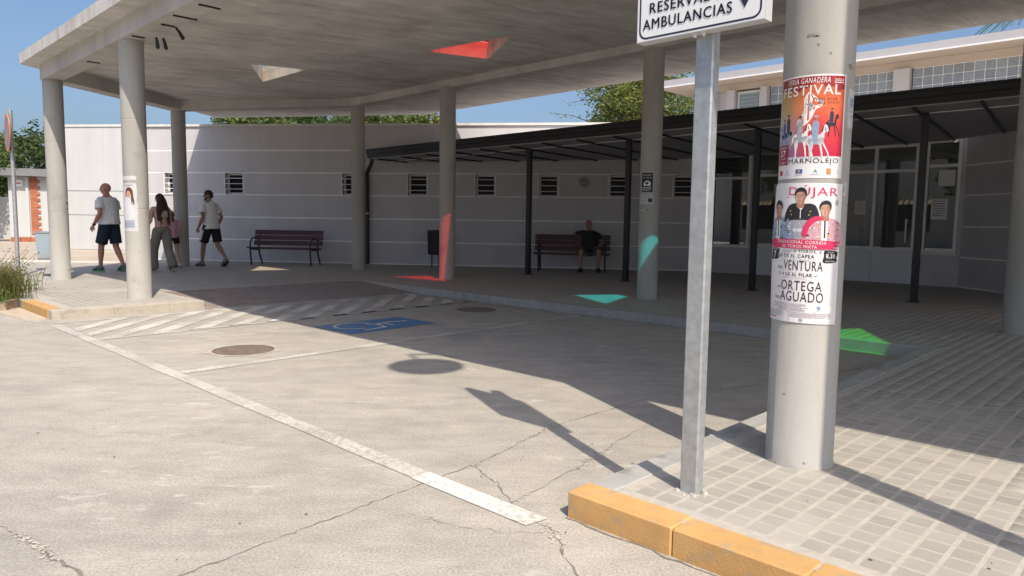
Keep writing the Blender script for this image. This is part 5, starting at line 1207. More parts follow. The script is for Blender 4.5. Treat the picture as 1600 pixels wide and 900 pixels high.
def fuse(mb, name, mat, parent, Mx, voxel=0.008, smooth=3):
    """melt overlapping shapes into one continuous skin"""
    me = bpy.data.meshes.new('tmp'); me.from_pydata(mb.v, [], mb.f)
    bm = bmesh.new(); bm.from_mesh(me); bmesh.ops.recalc_face_normals(bm, faces=bm.faces); bm.to_mesh(me); bm.free()
    ob = bpy.data.objects.new('tmp', me); COL.objects.link(ob)
    r = ob.modifiers.new('r', 'REMESH'); r.mode = 'VOXEL'; r.voxel_size = voxel
    s = ob.modifiers.new('s', 'SMOOTH'); s.iterations = smooth; s.factor = 0.5
    dg = bpy.context.evaluated_depsgraph_get(); out = bpy.data.meshes.new_from_object(ob.evaluated_get(dg))
    bpy.data.objects.remove(ob); bpy.data.meshes.remove(me)
    out.name = name; out.transform(Mx); out.materials.clear(); out.materials.append(mat)
    out.polygons.foreach_set('use_smooth', [True] * len(out.polygons))
    o = bpy.data.objects.new(name, out); COL.objects.link(o); o.parent = parent; WLOC[o] = WLOC[parent]; return o
def lerp(a, b, t): return Vector(a) * (1 - t) + Vector(b) * t
def hand(mb, wrist, d, palm_n, s=1.0, curl=0.35, side=1):
    d = Vector(d).normalized(); pn = Vector(palm_n); pn = (pn - d * pn.dot(d)).normalized(); ac = d.cross(pn) * side
    w = Vector(wrist); k = w + d * 0.085 * s
    mb.tube([w - d * 0.02 * s, w + d * 0.03 * s, k], [(0.024 * s, 0.020 * s), (0.016 * s, 0.036 * s), (0.014 * s, 0.040 * s)], 10, ref=tuple(pn))
    for i, L in enumerate((0.068, 0.078, 0.072, 0.056)):
        off = ac * ((1.5 - i) * 0.0205 * s); p0 = k + off - d * 0.012 * s; a = curl + 0.06 * i
        p1 = p0 + (d * math.cos(a * .6) + pn * math.sin(a * .6)) * L * 0.55 * s; p2 = p1 + (d * math.cos(a * 1.9) + pn * math.sin(a * 1.9)) * L * 0.5 * s
        mb.tube([p0, p1, p2], [0.0088 * s, 0.008 * s, 0.0068 * s], 7)
    t0 = w + d * 0.025 * s + ac * 0.028 * s; t1 = t0 + (d * 0.7 + ac * 0.6 + pn * 0.25).normalized() * 0.04 * s; t2 = t1 + (d * 0.95 + ac * 0.1 + pn * 0.3).normalized() * 0.034 * s
    mb.tube([t0, t1, t2], [0.0125 * s, 0.010 * s, 0.008 * s], 7)
def head_prims(mb, c, yaw, tilt=0.0, s=1.0, jaw=1.0):
    R = Matrix.Rotation(yaw, 3, 'Z') @ Matrix.Rotation(tilt, 3, 'X'); c = Vector(c)
    P = lambda x, y, z: c + R @ Vector((x * s, y * s, z * s))
    mb.ell(P(0, -0.008, 0.022), (0.077 * s, 0.098 * s, 0.096 * s), 16, 10, R)
    mb.tube([P(0, 0.012, 0.03), P(0, 0.022, -0.04), P(0, 0.03, -0.093)], [(0.070 * s, 0.075 * s), (0.064 * s * jaw, 0.066 * s), (0.040 * s * jaw, 0.042 * s)], 12, ref=tuple(R @ Vector((1, 0, 0))))
    mb.tube([P(0, 0.083, 0.022), P(0, 0.105, -0.015), P(0, 0.100, -0.026)], [0.010 * s, 0.014 * s, 0.013 * s], 8)      # nose
    mb.tube([P(-0.04, 0.078, 0.036), P(0.04, 0.078, 0.036)], 0.012 * s, 8)                                            # brow
    for q in (-1, 1):
        mb.ell(P(q * 0.080, -0.008, -0.005), (0.011 * s, 0.021 * s, 0.032 * s), 8, 6, R)
        mb.ell(P(q * 0.040, 0.062, -0.018), (0.024 * s, 0.022 * s, 0.022 * s), 8, 6, R)
    mb.tube([P(-0.022, 0.087, -0.056), P(0.022, 0.087, -0.056)], [0.0075 * s, 0.0075 * s], 8)                          # lips
    return P, R
def eyes(P, R, parent, Mx, s=1.0):
    for q in (-1, 1):
        mb = MB(); mb.ell(P(q * 0.032, 0.082, 0.008), (0.013 * s, 0.010 * s, 0.0085 * s), 10, 6); me = mb.mesh('eye'); me.transform(Mx); me.materials.append(plain('eye_dark', (0.03, 0.022, 0.018), 0.2)); o = bpy.data.objects.new('eye', me); COL.objects.link(o); o.parent = parent
def torso(mb, hip, chest, g=1.0, inf=0.0, lo=-0.07, hi=1.0, sh=0.19, side=(1, 0, 0), belly=0.0, cap=True):
    """rings from the crotch to the shoulders, leaning from hip to chest"""
    prof = [(-0.09, .125, .09), (-0.02, .160, .112), (.10, .158, .108), (.28, .146, .102), (.55, .160, .112), (.80, .172, .114), (.93, .168, .096), (1.0, .120, .078)]
    P, Rr = [], []
    for t, a, b in prof:
        if t < lo or t > hi: continue
        bl = belly * max(0, 1 - abs(t - .28) / .35)
        P.append(lerp(hip, chest, t)); Rr.append((a * g + inf, (b + bl) * g + inf))
    mb.tube(P, Rr, 18, ref=side, cap=cap)
def person(name, label, loc, heading, H, pose, skin, shirt=None, shorts=None, hair=None, shoe=None, sleeve=0.52, leg_len=0.72, g=1.0, belly=0.0, trousers=False, crop=None, group=None, sex='m', extra=None, vox=0.008, hem=-.06):
    """pose joints are local: x right, y forward, z up, for a 1.75 m figure"""
    t = root('person', label, 'person', loc, group); k = H / 1.75
    Mx = Matrix.Rotation(heading, 4, 'Z') @ Matrix.Scale(k, 4)
    p = {a: Vector(b) for a, b in pose.items() if not isinstance(b, (int, float))}
    yaw = pose.get('yaw', 0.0); tilt = pose.get('tilt', 0.0)
    hip, chest, hd = p['hip'], p['chest'], p['head']; sd = pose.get('side', None) or (1, 0, 0)
    S = Vector(sd)
    # ---- body
    mb = MB(); torso(mb, hip, chest, g, belly=belly, side=sd)
    mb.tube([chest - (chest - hip).normalized() * 0.02, lerp(chest, hd, 0.55), hd + Vector((0, -0.005, -0.05))], [0.066 * g, 0.055 * (0.9 + .1 * g), 0.056], 12)
    HP, HR = head_prims(mb, hd, yaw, tilt, pose.get('hs', 1.0), 1.0)
    for q in ('L', 'R'):
        sg = -1 if q == 'L' else 1
        sh, el, wr = p['sh' + q], p['el' + q], p['wr' + q]
        mb.tube([lerp(chest, sh, .55) - Vector((0, 0, 0.03)), sh], [0.062 * g, 0.056 * g], 10)
        mb.tube([sh, lerp(sh, el, .4), el, lerp(el, wr, .3), wr], [0.054 * g, 0.047 * g, 0.037 * g, 0.040 * g, 0.0265], 12)
        dv = (wr - el).normalized(); hand(mb, wr + dv * 0.01, pose.get('hd' + q, dv), pose.get('pn' + q, (-sg, 0.15, 0)), 1.0, 0.45, side=(1 if q == 'L' else -1) * pose.get('th' + q, 1))
        hj, kn, an, toe = p['hp' + q], p['kn' + q], p['an' + q], p['to' + q]
        back = (Vector((0, -1, 0)))
        calf = lerp(kn, an, .33) + ((kn - hj).cross(an - kn).cross(an - kn)).normalized() * 0.0
        mb.tube([hj + Vector((0, 0, .03)), lerp(hj, kn, .35), lerp(hj, kn, .8), kn, lerp(kn, an, .30), lerp(kn, an, .7), an], [0.092 * g, 0.083 * g, 0.060 * g, 0.056, 0.058, 0.041, 0.036], 14)
        fd = (toe - an); fl = Vector((fd.x, fd.y, 0)).normalized()
        mb.tube([an - fl * 0.035 + Vector((0, 0, -.045)), lerp(an, toe, .5) + Vector((0, 0, -.01)), toe], [0.034, (0.042, 0.030), (0.040, 0.018)], 10, ref=tuple(Vector((0, 0, 1)).cross(fl)))
    fuse(mb, 'body', skin, t, Mx, vox)
    eyes(HP, HR, t, Mx)
    # ---- clothes
    if shirt:
        mb = MB(); lo_ = crop if crop is not None else -0.02
        torso(mb, hip, chest, g, 0.016, lo=lo_, hi=1.0, side=sd, belly=belly + 0.012, cap=False)
        if crop is None: mb.tube([lerp(hip, chest, hem), lerp(hip, chest, .15), lerp(hip, chest, .5), lerp(hip, chest, .75)], [(.192 * g, .142 * g + belly), (.186 * g, .136 * g + belly), (.180 * g, .132 * g + belly * .7), (.178 * g, .128 * g)], 18, ref=sd, cap=False)
        mb.tube([lerp(chest, hd, -.06), lerp(chest, hd, .20)], [(0.10 * g, 0.085), (0.066, 0.064)], 12)
        for q in ('L', 'R'):
            sh, el = p['sh' + q], p['el' + q]
            mb.tube([lerp(chest, sh, .5) - Vector((0, 0, 0.035)), sh], [0.078 * g, 0.070 * g], 12)
            if sleeve > 0: mb.tube([sh, lerp(sh, el, sleeve * .5), lerp(sh, el, sleeve)], [0.070 * g, 0.072 * g, 0.080 * g], 14, cap=False)
        fuse(mb, 'shirt', shirt, t, Mx, 0.009, 9)
    if shorts:
        mb = MB(); torso(mb, hip, chest, g, 0.019, lo=-.1, hi=.12, side=sd, belly=belly)
        for q in ('L', 'R'):
            hj, kn, an = p['hp' + q], p['kn' + q], p['an' + q]; o_ = Vector((0.012 if q == 'R' else -0.012, 0, 0))
            if trousers:
                mb.tube([hj + Vector((0, 0, .05)), lerp(hj, kn, .5) + o_, kn + o_, lerp(kn, an, .5) + o_, an + Vector((0, -.01, -.03))], [(.118 * g), .112 * g, .100 * g, .104 * g, .112 * g], 16, cap=False)
            else:
                mb.tube([hj + Vector((0, 0, .05)), lerp(hj, kn, leg_len * .5) + o_, lerp(hj, kn, leg_len) + o_], [.108 * g, .100 * g, .099 * g], 16, cap=False)
        fuse(mb, 'trousers' if trousers else 'shorts', shorts, t, Mx, 0.009, 4)
    if shoe:
        for q in ('L', 'R'):
            an, toe = p['an' + q], p['to' + q]; fl = Vector((toe.x - an.x, toe.y - an.y, 0)).normalized(); rf = tuple(Vector((0, 0, 1)).cross(fl)); dn = pose.get('foot_pitch' + q, 0.0)
            zt, za = toe.z, an.z
            mb = MB(); mb.tube([an - fl * 0.045 + Vector((0, 0, -.038)), lerp(an, toe, .35) + Vector((0, 0, -.002)), lerp(an, toe, .75) + Vector((0, 0, -.004)), toe + fl * .012], [(0.042, 0.046), (0.046, 0.044), (0.050, 0.034), (0.036, 0.024)], 12, ref=rf)
            s_ = fuse(mb, 'shoe', shoe[0], t, Mx, 0.007, 2)
            mb = MB(); mb.tube([an - fl * 0.075 + Vector((0, 0, -.075)), lerp(an, toe, .5) + Vector((0, 0, (zt - za) * 0 - .058 + (toe.z - an.z + .06) * .5)), toe + fl * .030 + Vector((0, 0, -.014))], [(0.038, 0.014), (0.048, 0.014), (0.036, 0.012)], 12, ref=rf)
            fuse(mb, 'sole', shoe[1], s_, Mx, 0.006, 1)
    if hair: hair(t, Mx, HP, HR, p)
    if extra: extra(t, Mx, HP, HR, p)
    return t
def walk(L=0.22, R=-0.24, lift=0.07, armL=(-.26, -.05, 1.13, -.32, .06, .90), armR=(.25, -.06, 1.13, .24, .12, .92), lean=0.03, yaw=0.0, tilt=0.0):
    d = dict(hip=(0, 0, .94), chest=(0, lean, 1.46), head=(0, lean + .035, 1.635), yaw=yaw, tilt=tilt,
             shL=(-.185, lean, 1.405), shR=(.185, lean, 1.405), elL=armL[:3], wrL=armL[3:], elR=armR[:3], wrR=armR[3:],
             hpL=(-.088, 0, .90), hpR=(.088, 0, .90))
    for q, y, sg in (('L', L, -1), ('R', R, 1)):
        if y >= 0: kn, an, to = (sg * .10, y * .60 + .03, .49), (sg * .105, y, .088), (sg * .125, y + .155, .026)
        else: kn, an, to = (sg * .10, y * .30 + .02, .485), (sg * .105, y, .09 + lift), (sg * .12, y + .14, .03)
        d['kn' + q], d['an' + q], d['to' + q] = kn, an, to
    return d
sk_tan = skin_mat('tan', (0.40, 0.22, 0.155)); sk_red = skin_mat('ruddy', (0.42, 0.20, 0.15)); sk_light = skin_mat('light', (0.50, 0.31, 0.23)); sk_dark = skin_mat('olive', (0.30, 0.165, 0.115))
white_t = cloth_mat('white', (0.72, 0.73, 0.76)); navy_c = cloth_mat('navy', (0.022, 0.03, 0.05)); black_c = cloth_mat('black', (0.02, 0.02, 0.026)); beige_c = cloth_mat('beige', (0.50, 0.39, 0.31)); taupe_c = cloth_mat('taupe', (0.20, 0.18, 0.16), 0.5); pink_c = cloth_mat('pink', (0.60, 0.33, 0.42)); olive_c = cloth_mat('olive', (0.085, 0.078, 0.065))
hair_dk = plain('dark_brown_hair', (0.035, 0.021, 0.016), 0.6, var=0.3, scale=60); hair_gr = plain('grey_hair', (0.33, 0.30, 0.28), 0.7, var=0.2, scale=60)
green_s = plain('green_shoe', (0.07, 0.13, 0.12), 0.7); green_sole = plain('green_sole', (0.09, 0.42, 0.13), 0.6); white_s = plain('white_shoe', (0.62, 0.62, 0.62), 0.6); dark_s = plain('dark_shoe', (0.03, 0.03, 0.033), 0.6); grey_s = plain('grey_shoe', (0.16, 0.16, 0.17), 0.7)
HEAD = math.radians(52)                          # everyone walks away from the camera towards the left
def short_hair(mat, lo=-0.02, beard=False, bald=False):
    def f(t, Mx, P, R, p):
        if not bald:
            mb = MB(); mb.ell(P(0, -0.014, 0.032), (0.084, 0.102, 0.098), 16, 10, R); mb.ell(P(0, -0.05, -0.01), (0.078, 0.062, 0.075), 14, 8, R)
            # keep the face free
            me_cut = [v for v in mb.v]; fuse(mb, 'hair', mat, t, Mx, 0.008, 2) if False else None
            o = fuse(mb, 'hair', mat, t, Mx, 0.007, 1); inv = (Mx.to_3x3()).inverted()
            bm = bmesh.new(); bm.from_mesh(o.data); hd = p['head']
            dl = []
            for fc in bm.faces:
                q = R.inverted() @ (inv @ fc.calc_center_median() - hd)
                if (q.y > 0.058 and q.z < 0.062) or (q.y > -0.005 and q.z < 0.0) or q.z < -0.075: dl.append(fc)
            bmesh.ops.delete(bm, geom=dl, context='FACES'); bm.to_mesh(o.data); bm.free()
        if beard:
            mb = MB(); mb.tube([P(-0.068, 0.03, -0.035), P(-0.045, 0.068, -0.078), P(0, 0.085, -0.098), P(0.045, 0.068, -0.078), P(0.068, 0.03, -0.035)], [0.014, 0.02, 0.024, 0.02, 0.014], 10); fuse(mb, 'beard', mat, t, Mx, 0.007, 1)
    return f
# bald man in a white T-shirt
def watch(t, Mx, P, R, p):
    mb = MB(); d = (p['wrL'] - p['elL']).normalized(); c = p['wrL'] - d * 0.02; mb.tube([c - d * .012, c + d * .012], [0.033, 0.033], 12, cap=False); me = mb.mesh('wristwatch'); me.transform(Mx); me.materials.append(black_c); o = bpy.data.objects.new('wristwatch', me); COL.objects.link(o); o.parent = t
person('person', 'bald man in white T-shirt, navy shorts and green-soled trainers walking away', (-8.10, 14.40, KERB + .004), HEAD + math.radians(20), 1.76,
       walk(0.15, -0.22, 0.03, armL=(-.26, -.06, 1.15, -.30, .07, .92), armR=(.24, .04, 1.14, .19, .22, 1.0), yaw=math.radians(26)), sk_red, white_t, navy_c, None, (green_s, green_sole), sleeve=0.66, leg_len=0.84, g=1.12, belly=0.035, extra=watch, hem=-.02)
# woman with long hair
def long_hair(t, Mx, P, R, p):
    mb = MB(); mb.ell(P(0, -0.018, 0.03), (0.090, 0.106, 0.104), 16, 10, R)
    mb.tube([P(0, -0.06, 0.03), P(-0.005, -0.088, -0.10), P(0.0, -0.10, -0.26), P(0.02, -0.10, -0.44), P(0.045, -0.085, -0.58)], [(0.095, 0.06), (0.135, 0.06), (0.17, 0.06), (0.165, 0.05), (0.09, 0.03)], 16, ref=tuple(R @ Vector((1, 0, 0))))
    o = fuse(mb, 'hair', hair_dk, t, Mx, 0.008, 2)
    mb = MB(); rr = random.Random(4)
    for _ in range(46):
        x = rr.uniform(-.10, .12); a = P(x * .7, -0.10 - rr.uniform(0, .02), 0.0); b = P(x * 1.1, -0.155, -.25); c = P(x * 1.1 + rr.uniform(-.02, .05), -0.135, -rr.uniform(.5, .66)); mb.tube([a, b, c], [0.006, 0.007, 0.002], 5, cap=False)
    me = mb.mesh('hair_strands'); me.transform(Mx); me.materials.append(hair_dk); q = bpy.data.objects.new('hair_strands', me); COL.objects.link(q); q.parent = o; q['kind'] = 'stuff'
person('person', 'woman with long dark hair in beige top and wide taupe trousers beside a column', (-7.10, 14.50, KERB + .004), HEAD, 1.56,
       walk(0.22, -0.26, 0.05, armL=(-.24, .0, 1.14, -.34, .14, .93), armR=(.22, .03, 1.14, .18, .20, 1.0), yaw=math.radians(12)), sk_light, beige_c, taupe_c, long_hair, (grey_s, white_s), sleeve=0.0, g=0.94, trousers=True, crop=.34)
# girl
def pony(t, Mx, P, R, p):
    short_hair(hair_dk)(t, Mx, P, R, p)
    mb = MB(); mb.tube([P(0, -0.095, 0.05), P(0.01, -0.145, 0.0), P(0.02, -0.14, -0.12), P(0.02, -0.12, -0.22)], [0.026, 0.034, 0.030, 0.012], 10); fuse(mb, 'ponytail', hair_dk, t, Mx, 0.008, 1)
person('person', 'girl in pink T-shirt and black shorts with dark ponytail beside the woman', (-7.50, 15.80, KERB + .004), HEAD - math.radians(8), 1.235,
       walk(0.12, -0.24, 0.05, armL=(-.24, .0, 1.14, -.25, .10, .92), armR=(.24, -.04, 1.13, .25, .04, .90), yaw=math.radians(-10)) | {'hs': 1.18}, sk_light, pink_c, black_c, pony, (white_s, white_s), sleeve=0.6, leg_len=0.42, g=0.95)
# young man
def stripe(t, Mx, P, R, p):
    a = lerp(p['hpL'], p['knL'], .15) + Vector((-.122, 0, 0)); b = lerp(p['hpL'], p['knL'], .70) + Vector((-.122, 0, 0)); mb = MB(); mb.bar(a, b, 0.012, 0.035); me = mb.mesh('side_stripe'); me.transform(Mx); me.materials.append(white_t); o = bpy.data.objects.new('side_stripe', me); COL.objects.link(o); o.parent = t
person('person', 'bearded young man in white T-shirt and black shorts stepping left', (-6.84, 16.28, KERB + .004), math.radians(62), 1.71,
       walk(0.22, -0.34, 0.10, armL=(-.25, -.03, 1.14, -.27, .10, .90), armR=(.24, -.06, 1.14, .22, .06, .92), yaw=math.radians(48), tilt=math.radians(-8), lean=0.05), sk_dark, white_t, black_c, short_hair(plain('black_hair', (0.018, 0.014, 0.012), 0.6, var=0.3, scale=60), beard=True), (grey_s, dark_s), sleeve=0.66, leg_len=0.82, g=1.04, extra=stripe, hem=-.16)
# older man on the bench, facing the street
sit = dict(hip=(0, .10, .475), chest=(0.03, -.05, .945), head=(.045, .01, 1.12), yaw=math.radians(24), tilt=math.radians(-4),
           shL=(-.165, -.03, .875), shR=(.225, -.06, .905), elL=(-.30, .06, .66), wrL=(-.20, .27, .60), elR=(.44, -.05, .83), wrR=(.69, -.05, .795),
           hpL=(-.10, .12, .475), hpR=(.10, .12, .475), knL=(-.22, .52, .49), knR=(.20, .52, .49), anL=(-.20, .50, .09), anR=(.20, .50, .09), toL=(-.25, .66, .028), toR=(.24, .66, .028),
           pnL=(0, 0, -1), pnR=(0, -.2, -1), hdL=(.75, .6, -.25))
person('person', 'older bald man in dark polo shirt sitting on the bench, one arm along its back', (1.78, 16.42, KERB + .004), math.radians(180 - 7.4), 1.66, sit, sk_tan, cloth_mat('charcoal', (0.035, 0.036, 0.044)), olive_c, short_hair(hair_gr, bald=True), (dark_s, dark_s), sleeve=0.58, leg_len=0.92, g=1.10, belly=0.05)

# ================================================================ trees and plants
def leaf_mat(n, c, c2):
    m, nn, l, b = nmat('leaves_' + n); geo = N(nn, 'ShaderNodeNewGeometry'); r = N(nn, 'ShaderNodeValToRGB'); e = r.color_ramp.elements
    e[0].color = rgb(c); e[1].color = rgb(c2); l.new(geo.outputs['Random Per Island'], r.inputs[0]); l.new(r.outputs[0], b.inputs['Base Color']); b.inputs['Roughness'].default_value = 0.6; b.inputs['Specular IOR Level'].default_value = 0.3
    tr = N(nn, 'ShaderNodeBsdfTranslucent'); l.new(r.outputs[0], tr.inputs[0]); mx = N(nn, 'ShaderNodeMixShader'); mx.inputs[0].default_value = 0.3; o = nn['Material Output']
    l.new(b.outputs[0], mx.inputs[1]); l.new(tr.outputs[0], mx.inputs[2]); l.new(mx.outputs[0], o.inputs[0]); return m
LM = {'olive': leaf_mat('olive', (0.12, 0.16, 0.035), (0.27, 0.29, 0.08)), 'green': leaf_mat('green', (0.06, 0.105, 0.025), (0.16, 0.20, 0.06)), 'dark': leaf_mat('dark', (0.035, 0.07, 0.02), (0.11, 0.15, 0.05)), 'palm': leaf_mat('palm', (0.05, 0.13, 0.025), (0.10, 0.20, 0.05)), 'dry': leaf_mat('dry', (0.13, 0.12, 0.04), (0.26, 0.22, 0.09))}
bark = plain('bark', (0.12, 0.085, 0.06), 0.95, var=0.3, scale=12, bump=0.6, bscale=25)
def quad_mesh(name, mat, C, A, Bv, parent=None, kind=None, off=Vector()):
    """many small leaf diamonds: centre C, half axes A and Bv"""
    n = len(C); V = np.stack([C - A, C - A * .1 + Bv, C + A, C - A * .1 - Bv], 1).reshape(-1, 3) - np.array(off)
    I = np.arange(4 * n); me = bpy.data.meshes.new(name); me.vertices.add(4 * n); me.vertices.foreach_set('co', V.ravel()); me.loops.add(4 * n); me.loops.foreach_set('vertex_index', I); me.polygons.add(n); me.polygons.foreach_set('loop_start', np.arange(0, 4 * n, 4)); me.update(calc_edges=True); me.materials.append(mat)
    o = bpy.data.objects.new(name, me); COL.objects.link(o)
    if parent: o.parent = parent
    if kind: o['kind'] = kind
    return o
def tree(label, loc, zc, rad, leaves, n=5000, size=0.10, trunk=0.12, clumps=26, seed=1, twigs=0, name='tree', group=None):
    t = root(name, label, 'tree', loc, group); rg = np.random.default_rng(seed); L = Vector(loc); c = np.array([L.x, L.y, zc]); rad = np.array(rad, float)
    d = rg.normal(size=(clumps, 3)); d /= np.linalg.norm(d, axis=1)[:, None]; cc = c + d * rad * rg.uniform(0.35, 0.92, (clumps, 1)); cr_ = rg.uniform(0.22, 0.42, clumps) * rad.mean()
    mb = MB(); top = Vector((L.x, L.y, zc - rad[2] * .5)); mb.tube([L + Vector((0, 0, -.1)), lerp(L, top, .5) + Vector((.06, .03, 0)), top], [trunk, trunk * .8, trunk * .6], 9); tk = mb.build('trunk', bark, t, smooth=True)
    mb = MB()
    for q in cc[:14]: q = Vector(q); m = lerp(top, q, .5) + Vector((0, 0, .15)); mb.tube([top, m, q], [trunk * .4, trunk * .22, trunk * .06], 6)
    mb.build('limbs', bark, t, smooth=True)
    k = rg.integers(0, clumps, n); p = rg.normal(size=(n, 3)); p /= np.linalg.norm(p, axis=1)[:, None]; r = rg.uniform(0.25, 1, n) ** .5
    C = cc[k] + p * (cr_[k] * r)[:, None] * np.array([1.1, 1.1, .85])
    if twigs:
        tw = rg.integers(0, clumps, twigs); ang = rg.uniform(0, 2 * PI, twigs); ex = []
        mbt = MB()
        for i, a in zip(tw, ang):
            s = Vector(cc[i]); e = s + Vector((math.cos(a) * 1.1, math.sin(a) * .5, rg.uniform(-.3, .5))) * rad.mean() * .8; mbt.tube([s, lerp(s, e, .6) + Vector((0, 0, .12)), e], [.02, .012, .005], 5, cap=False)
            for f in np.linspace(.4, 1, 22): ex.append(np.array(lerp(s, e, f) + Vector((0, 0, .12 * (1 - f)))) + rg.normal(size=3) * .08)
        mbt.build('twigs', bark, t); C = np.vstack([C, np.array(ex)]); n = len(C)
    A = rg.normal(size=(n, 3)); A[:, 2] *= .6; A /= np.linalg.norm(A, axis=1)[:, None]; Bv = np.cross(A, rg.normal(size=(n, 3))); Bv /= np.linalg.norm(Bv, axis=1)[:, None]
    s = rg.uniform(.6, 1.25, n)[:, None] * size
    quad_mesh('crown', leaves, C, A * s, Bv * s * .45, t, off=L); return t
tree('olive green bushy tree rising above the black porch at centre right', (4.9, 28, 0), 5.7, (2.5, 2.0, 2.35), LM['olive'], 24000, .068, .16, 46, 3, twigs=22)
tl = ['dark green tree top left of the other three behind the grey wall', 'second of the tree tops showing over the grey wall', 'third tree top over the grey wall, right of a column', 'paler rightmost tree top of the row over the grey wall']
for i, (x, lm) in enumerate(((-9.5, 'green'), (-7.4, 'dark'), (-5.2, 'green'), (-3.6, 'olive'))):
    tree(tl[i], (x, 27.5 + .4 * i, 0), 4.45, (1.75 if i < 3 else 1.25, 1.4, 1.35), LM[lm], 8000, .085, .12, 22, 20 + i, group='tree tops over the grey wall')
tree('dense green tree behind the booth roof at the far left', (-24.6, 36, 0), 3.7, (3.0, 2.4, 2.0), LM['dark'], 9000, .13, .2, 40, 31)
tree('lighter green tree left of the booth beside the no-stopping sign', (-23.6, 31, 0), 4.0, (1.5, 1.5, 1.9), LM['green'], 3000, .11, .2, 30, 32, twigs=8)
tree('brown trunked tree with leaves hanging in front of the booth', (-20.9, 28.0, 0), 3.6, (0.95, .9, 1.3), LM['green'], 1800, .10, .17, 14, 33, twigs=4)
# palm fronds peeking over the hall roof
pt = root('palm_tree', 'palm fronds showing above the hall roof at the top right', 'tree', (20.7, 29.5, 0)); mb = MB(); mb.tube([(20.7, 29.5, 0), (20.8, 29.5, 4.5), (20.7, 29.5, 10.0)], [.2, .17, .15], 10); mb.build('trunk', bark, pt, smooth=True)
C_, A_, B_ = [], [], []
for q in range(26):
    a = 2 * PI * q / 26 + random.uniform(-.1, .1); e = random.uniform(.1, 1.0)
    for k in np.linspace(.12, 1, 40):
        r = 2.3 * k; pp = np.array([20.7 + math.cos(a) * r, 29.5 + math.sin(a) * r, 10.0 + e * r * .75 - .42 * r * r * .7])
        for s in (-1, 1):
            dd = np.array([-math.sin(a) * s * .8 + math.cos(a) * .6, math.cos(a) * s * .8 + math.sin(a) * .6, -.25]); dd /= np.linalg.norm(dd); C_.append(pp + dd * .17); A_.append(dd * .2 * (1.1 - .6 * k)); B_.append(np.cross(dd, [0, 0, 1]) * .022)
quad_mesh('fronds', LM['palm'], np.array(C_), np.array(A_), np.array(B_), pt, off=Vector((20.7, 29.5, 0)))
# weeds at the kerb, bottom left
vg = struct(MB().prism([(-8.6, 10.6), (-6.75, 8.72), (-6.45, 9.05), (-6.55, 9.5), (-7.1, 10.2), (-7.9, 11.0)], 0.0, KERB + 0.012).build('verge', plain('dry_soil', (0.36, 0.29, 0.21), 0.95, var=0.3, scale=14, bump=0.6, bscale=40)))
mb = MB(); mb.prism(uvp([(-14, 1.6), (-9.75, 1.95), (-9.75, 2.17), (-14, 2.17)]), 0, 0.006); mb.build('soil_patch', plain('spilt_soil', (0.47, 0.40, 0.31), 0.95, var=0.25, scale=10), vg)
def weed(label, c, n, h, spread, mats, seed, wild=.3):
    t = root('weed_clump', label, 'plant', c, 'weeds at the kerb'); rg = np.random.default_rng(seed)
    for key, frac, hh in mats:
        m = int(n * frac); base = np.stack([c[0] + rg.normal(size=m) * spread, c[1] + rg.normal(size=m) * spread * .7, np.full(m, c[2])], 1); V = []; F = []
        for i in range(m):
            ht = h * hh * rg.uniform(.45, 1); a = rg.uniform(0, 2 * PI); ln = ht * rg.uniform(.15, wild + .3); w = rg.uniform(.003, .007); s = np.array([math.cos(a + 1.57) * w, math.sin(a + 1.57) * w, 0]); dv = np.array([math.cos(a), math.sin(a), 0]); b = len(V)
            for q, f in enumerate((0, .45, .8)): p = base[i] + dv * ln * f ** 2 + np.array([0, 0, ht * (f - .12 * f * f)]); V += [p - s * (1 - f * .6), p + s * (1 - f * .6)]
            V.append(base[i] + dv * ln + np.array([0, 0, ht * .86])); F += [(b, b + 1, b + 3, b + 2), (b + 2, b + 3, b + 5, b + 4), (b + 4, b + 5, b + 6)]
        me = bpy.data.meshes.new('blades'); me.from_pydata([tuple(v - np.array(c)) for v in V], [], F); me.materials.append(LM[key]); o = bpy.data.objects.new('blades', me); COL.objects.link(o); o.parent = t; o['kind'] = 'stuff'
    m = int(n * .8); C = np.stack([c[0] + rg.normal(size=m) * spread, c[1] + rg.normal(size=m) * spread * .7, c[2] + h * rg.uniform(.05, .62, m)], 1); A = rg.normal(size=(m, 3)); A /= np.linalg.norm(A, axis=1)[:, None]; B2 = np.cross(A, rg.normal(size=(m, 3))); B2 /= np.linalg.norm(B2, axis=1)[:, None]
    quad_mesh('leaves', LM['green'], C, A * .022, B2 * .011, t, 'stuff', Vector(c)); return t
zv = KERB + 0.01
weed('thick clump of tall green weeds at the end of the yellow kerb', (-6.95, 9.38, zv), 2200, .52, .19, [('green', .4, .9), ('dry', .6, 1)], 1)
weed('low yellowish grass tuft in front of the tall weeds', (-6.80, 9.02, zv), 1100, .22, .14, [('dry', .6, 1), ('palm', .4, .9)], 2)
weed('wispy dry-stemmed weeds around the foot of the no-stopping sign', (-7.6, 10.3, zv), 1000, .55, .26, [('dry', .5, 1), ('green', .5, .8)], 3, .5)
for i in range(7):
    a = -.2 + i * .22; pass
sm = root('weed_stalks', 'thin branching stalks leaning out of the weeds over the tiles', 'plant', (-6.9, 9.6, zv), 'weeds at the kerb'); mb = MB(); C_, A_, B_ = [], [], []
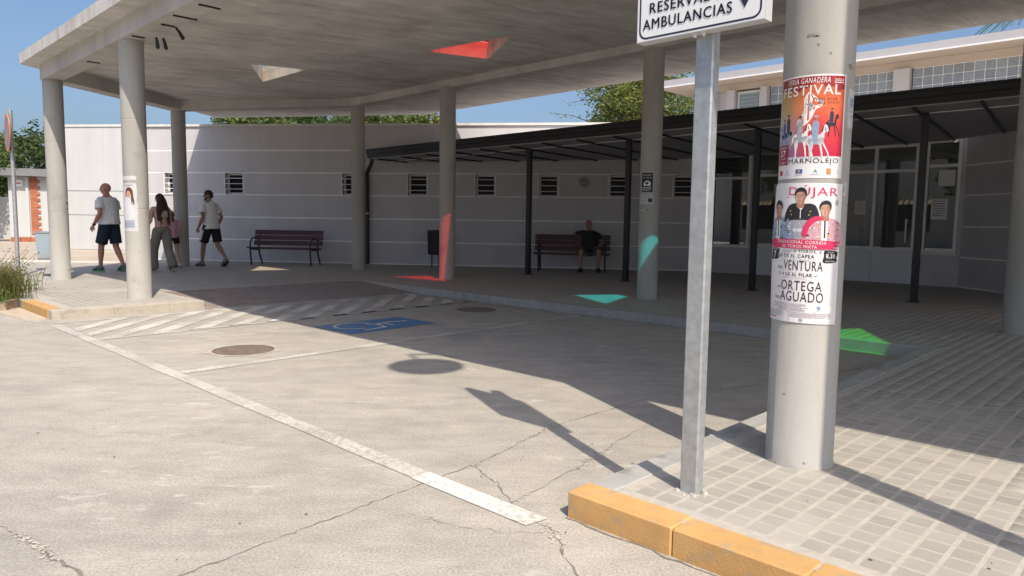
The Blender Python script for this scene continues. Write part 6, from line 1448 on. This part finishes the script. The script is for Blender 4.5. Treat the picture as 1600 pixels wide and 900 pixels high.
for i in range(22):
    a = random.uniform(-.6, 2.6); r = random.uniform(.35, .85); s = Vector((-6.95 + random.gauss(0, .08), 9.55 + random.gauss(0, .1), zv)); e = s + Vector((math.cos(a) * r * .75, math.sin(a) * r * .5, random.uniform(.2, .72))); mb.tube([s, lerp(s, e, .55) + Vector((0, 0, .09)), e], [.006, .004, .002], 5, cap=False)
    for f in np.linspace(.35, 1, 16): C_.append(np.array(lerp(s, e, f) + Vector((random.gauss(0, .018), random.gauss(0, .018), .06 * (1 - f) + random.gauss(0, .018))))); v = RNG.normal(size=3); A_.append(v / np.linalg.norm(v) * .016); w = np.cross(v, RNG.normal(size=3)); B_.append(w / np.linalg.norm(w) * .007)
mb.build('stalks', plain('dry_stalk', (0.20, 0.15, 0.08), 0.9), sm); quad_mesh('leaves', LM['green'], np.array(C_), np.array(A_), np.array(B_), sm, 'stuff', Vector((-6.9, 9.6, zv)))

# ================================================================ the street behind the camera (seen only in the entrance glass)
sb_ = root('street_house', 'cream house with striped awnings across the street, seen only reflected in the entrance glass', 'building', UV(-16, -17, 0))
mb = MB(); mb.box(FUV, -38, 4, -22, -17, 0, 5.2); mb.build('wall', plain('cream_wall', (0.55, 0.50, 0.42), 0.8, var=0.08), sb_)
aw = plain('awning_cloth', (0.62, 0.50, 0.30), 0.8)
for k in range(8):
    u = -35 + k * 4.6; mb = MB(); mb.box(FUV, u, u + 2.2, -17.05, -16.98, 0.9, 2.7); mb.build('window', M['pane_dark'], sb_)
    for q in range(9): mb = MB(); x = u - .2 + q * .29; mb.add([UV(x, -16.95, 3.2), UV(x + .2, -16.95, 3.2), UV(x + .2, -15.9, 2.5), UV(x, -15.9, 2.5), UV(x, -16.95, 3.15), UV(x + .2, -16.95, 3.15), UV(x + .2, -15.9, 2.45), UV(x, -15.9, 2.45)], [(0, 1, 2, 3), (4, 7, 6, 5), (2, 6, 7, 3), (0, 3, 7, 4), (1, 5, 6, 2)]); mb.build('awning_stripe', aw, sb_)
for i, (u, v) in enumerate(((-24, -10.5), (-15.5, -11), (-7, -10.5))):
    p_ = UV(u, v); tree(['street tree across the road, leftmost in the glass reflection', 'street tree across the road, middle in the glass reflection', 'street tree across the road, rightmost in the glass reflection'][i], (p_.x, p_.y, 0), 3.7, (1.9, 1.9, 1.6), LM['dark'], 2500, .13, .13, 20, 50 + i, group='street trees')
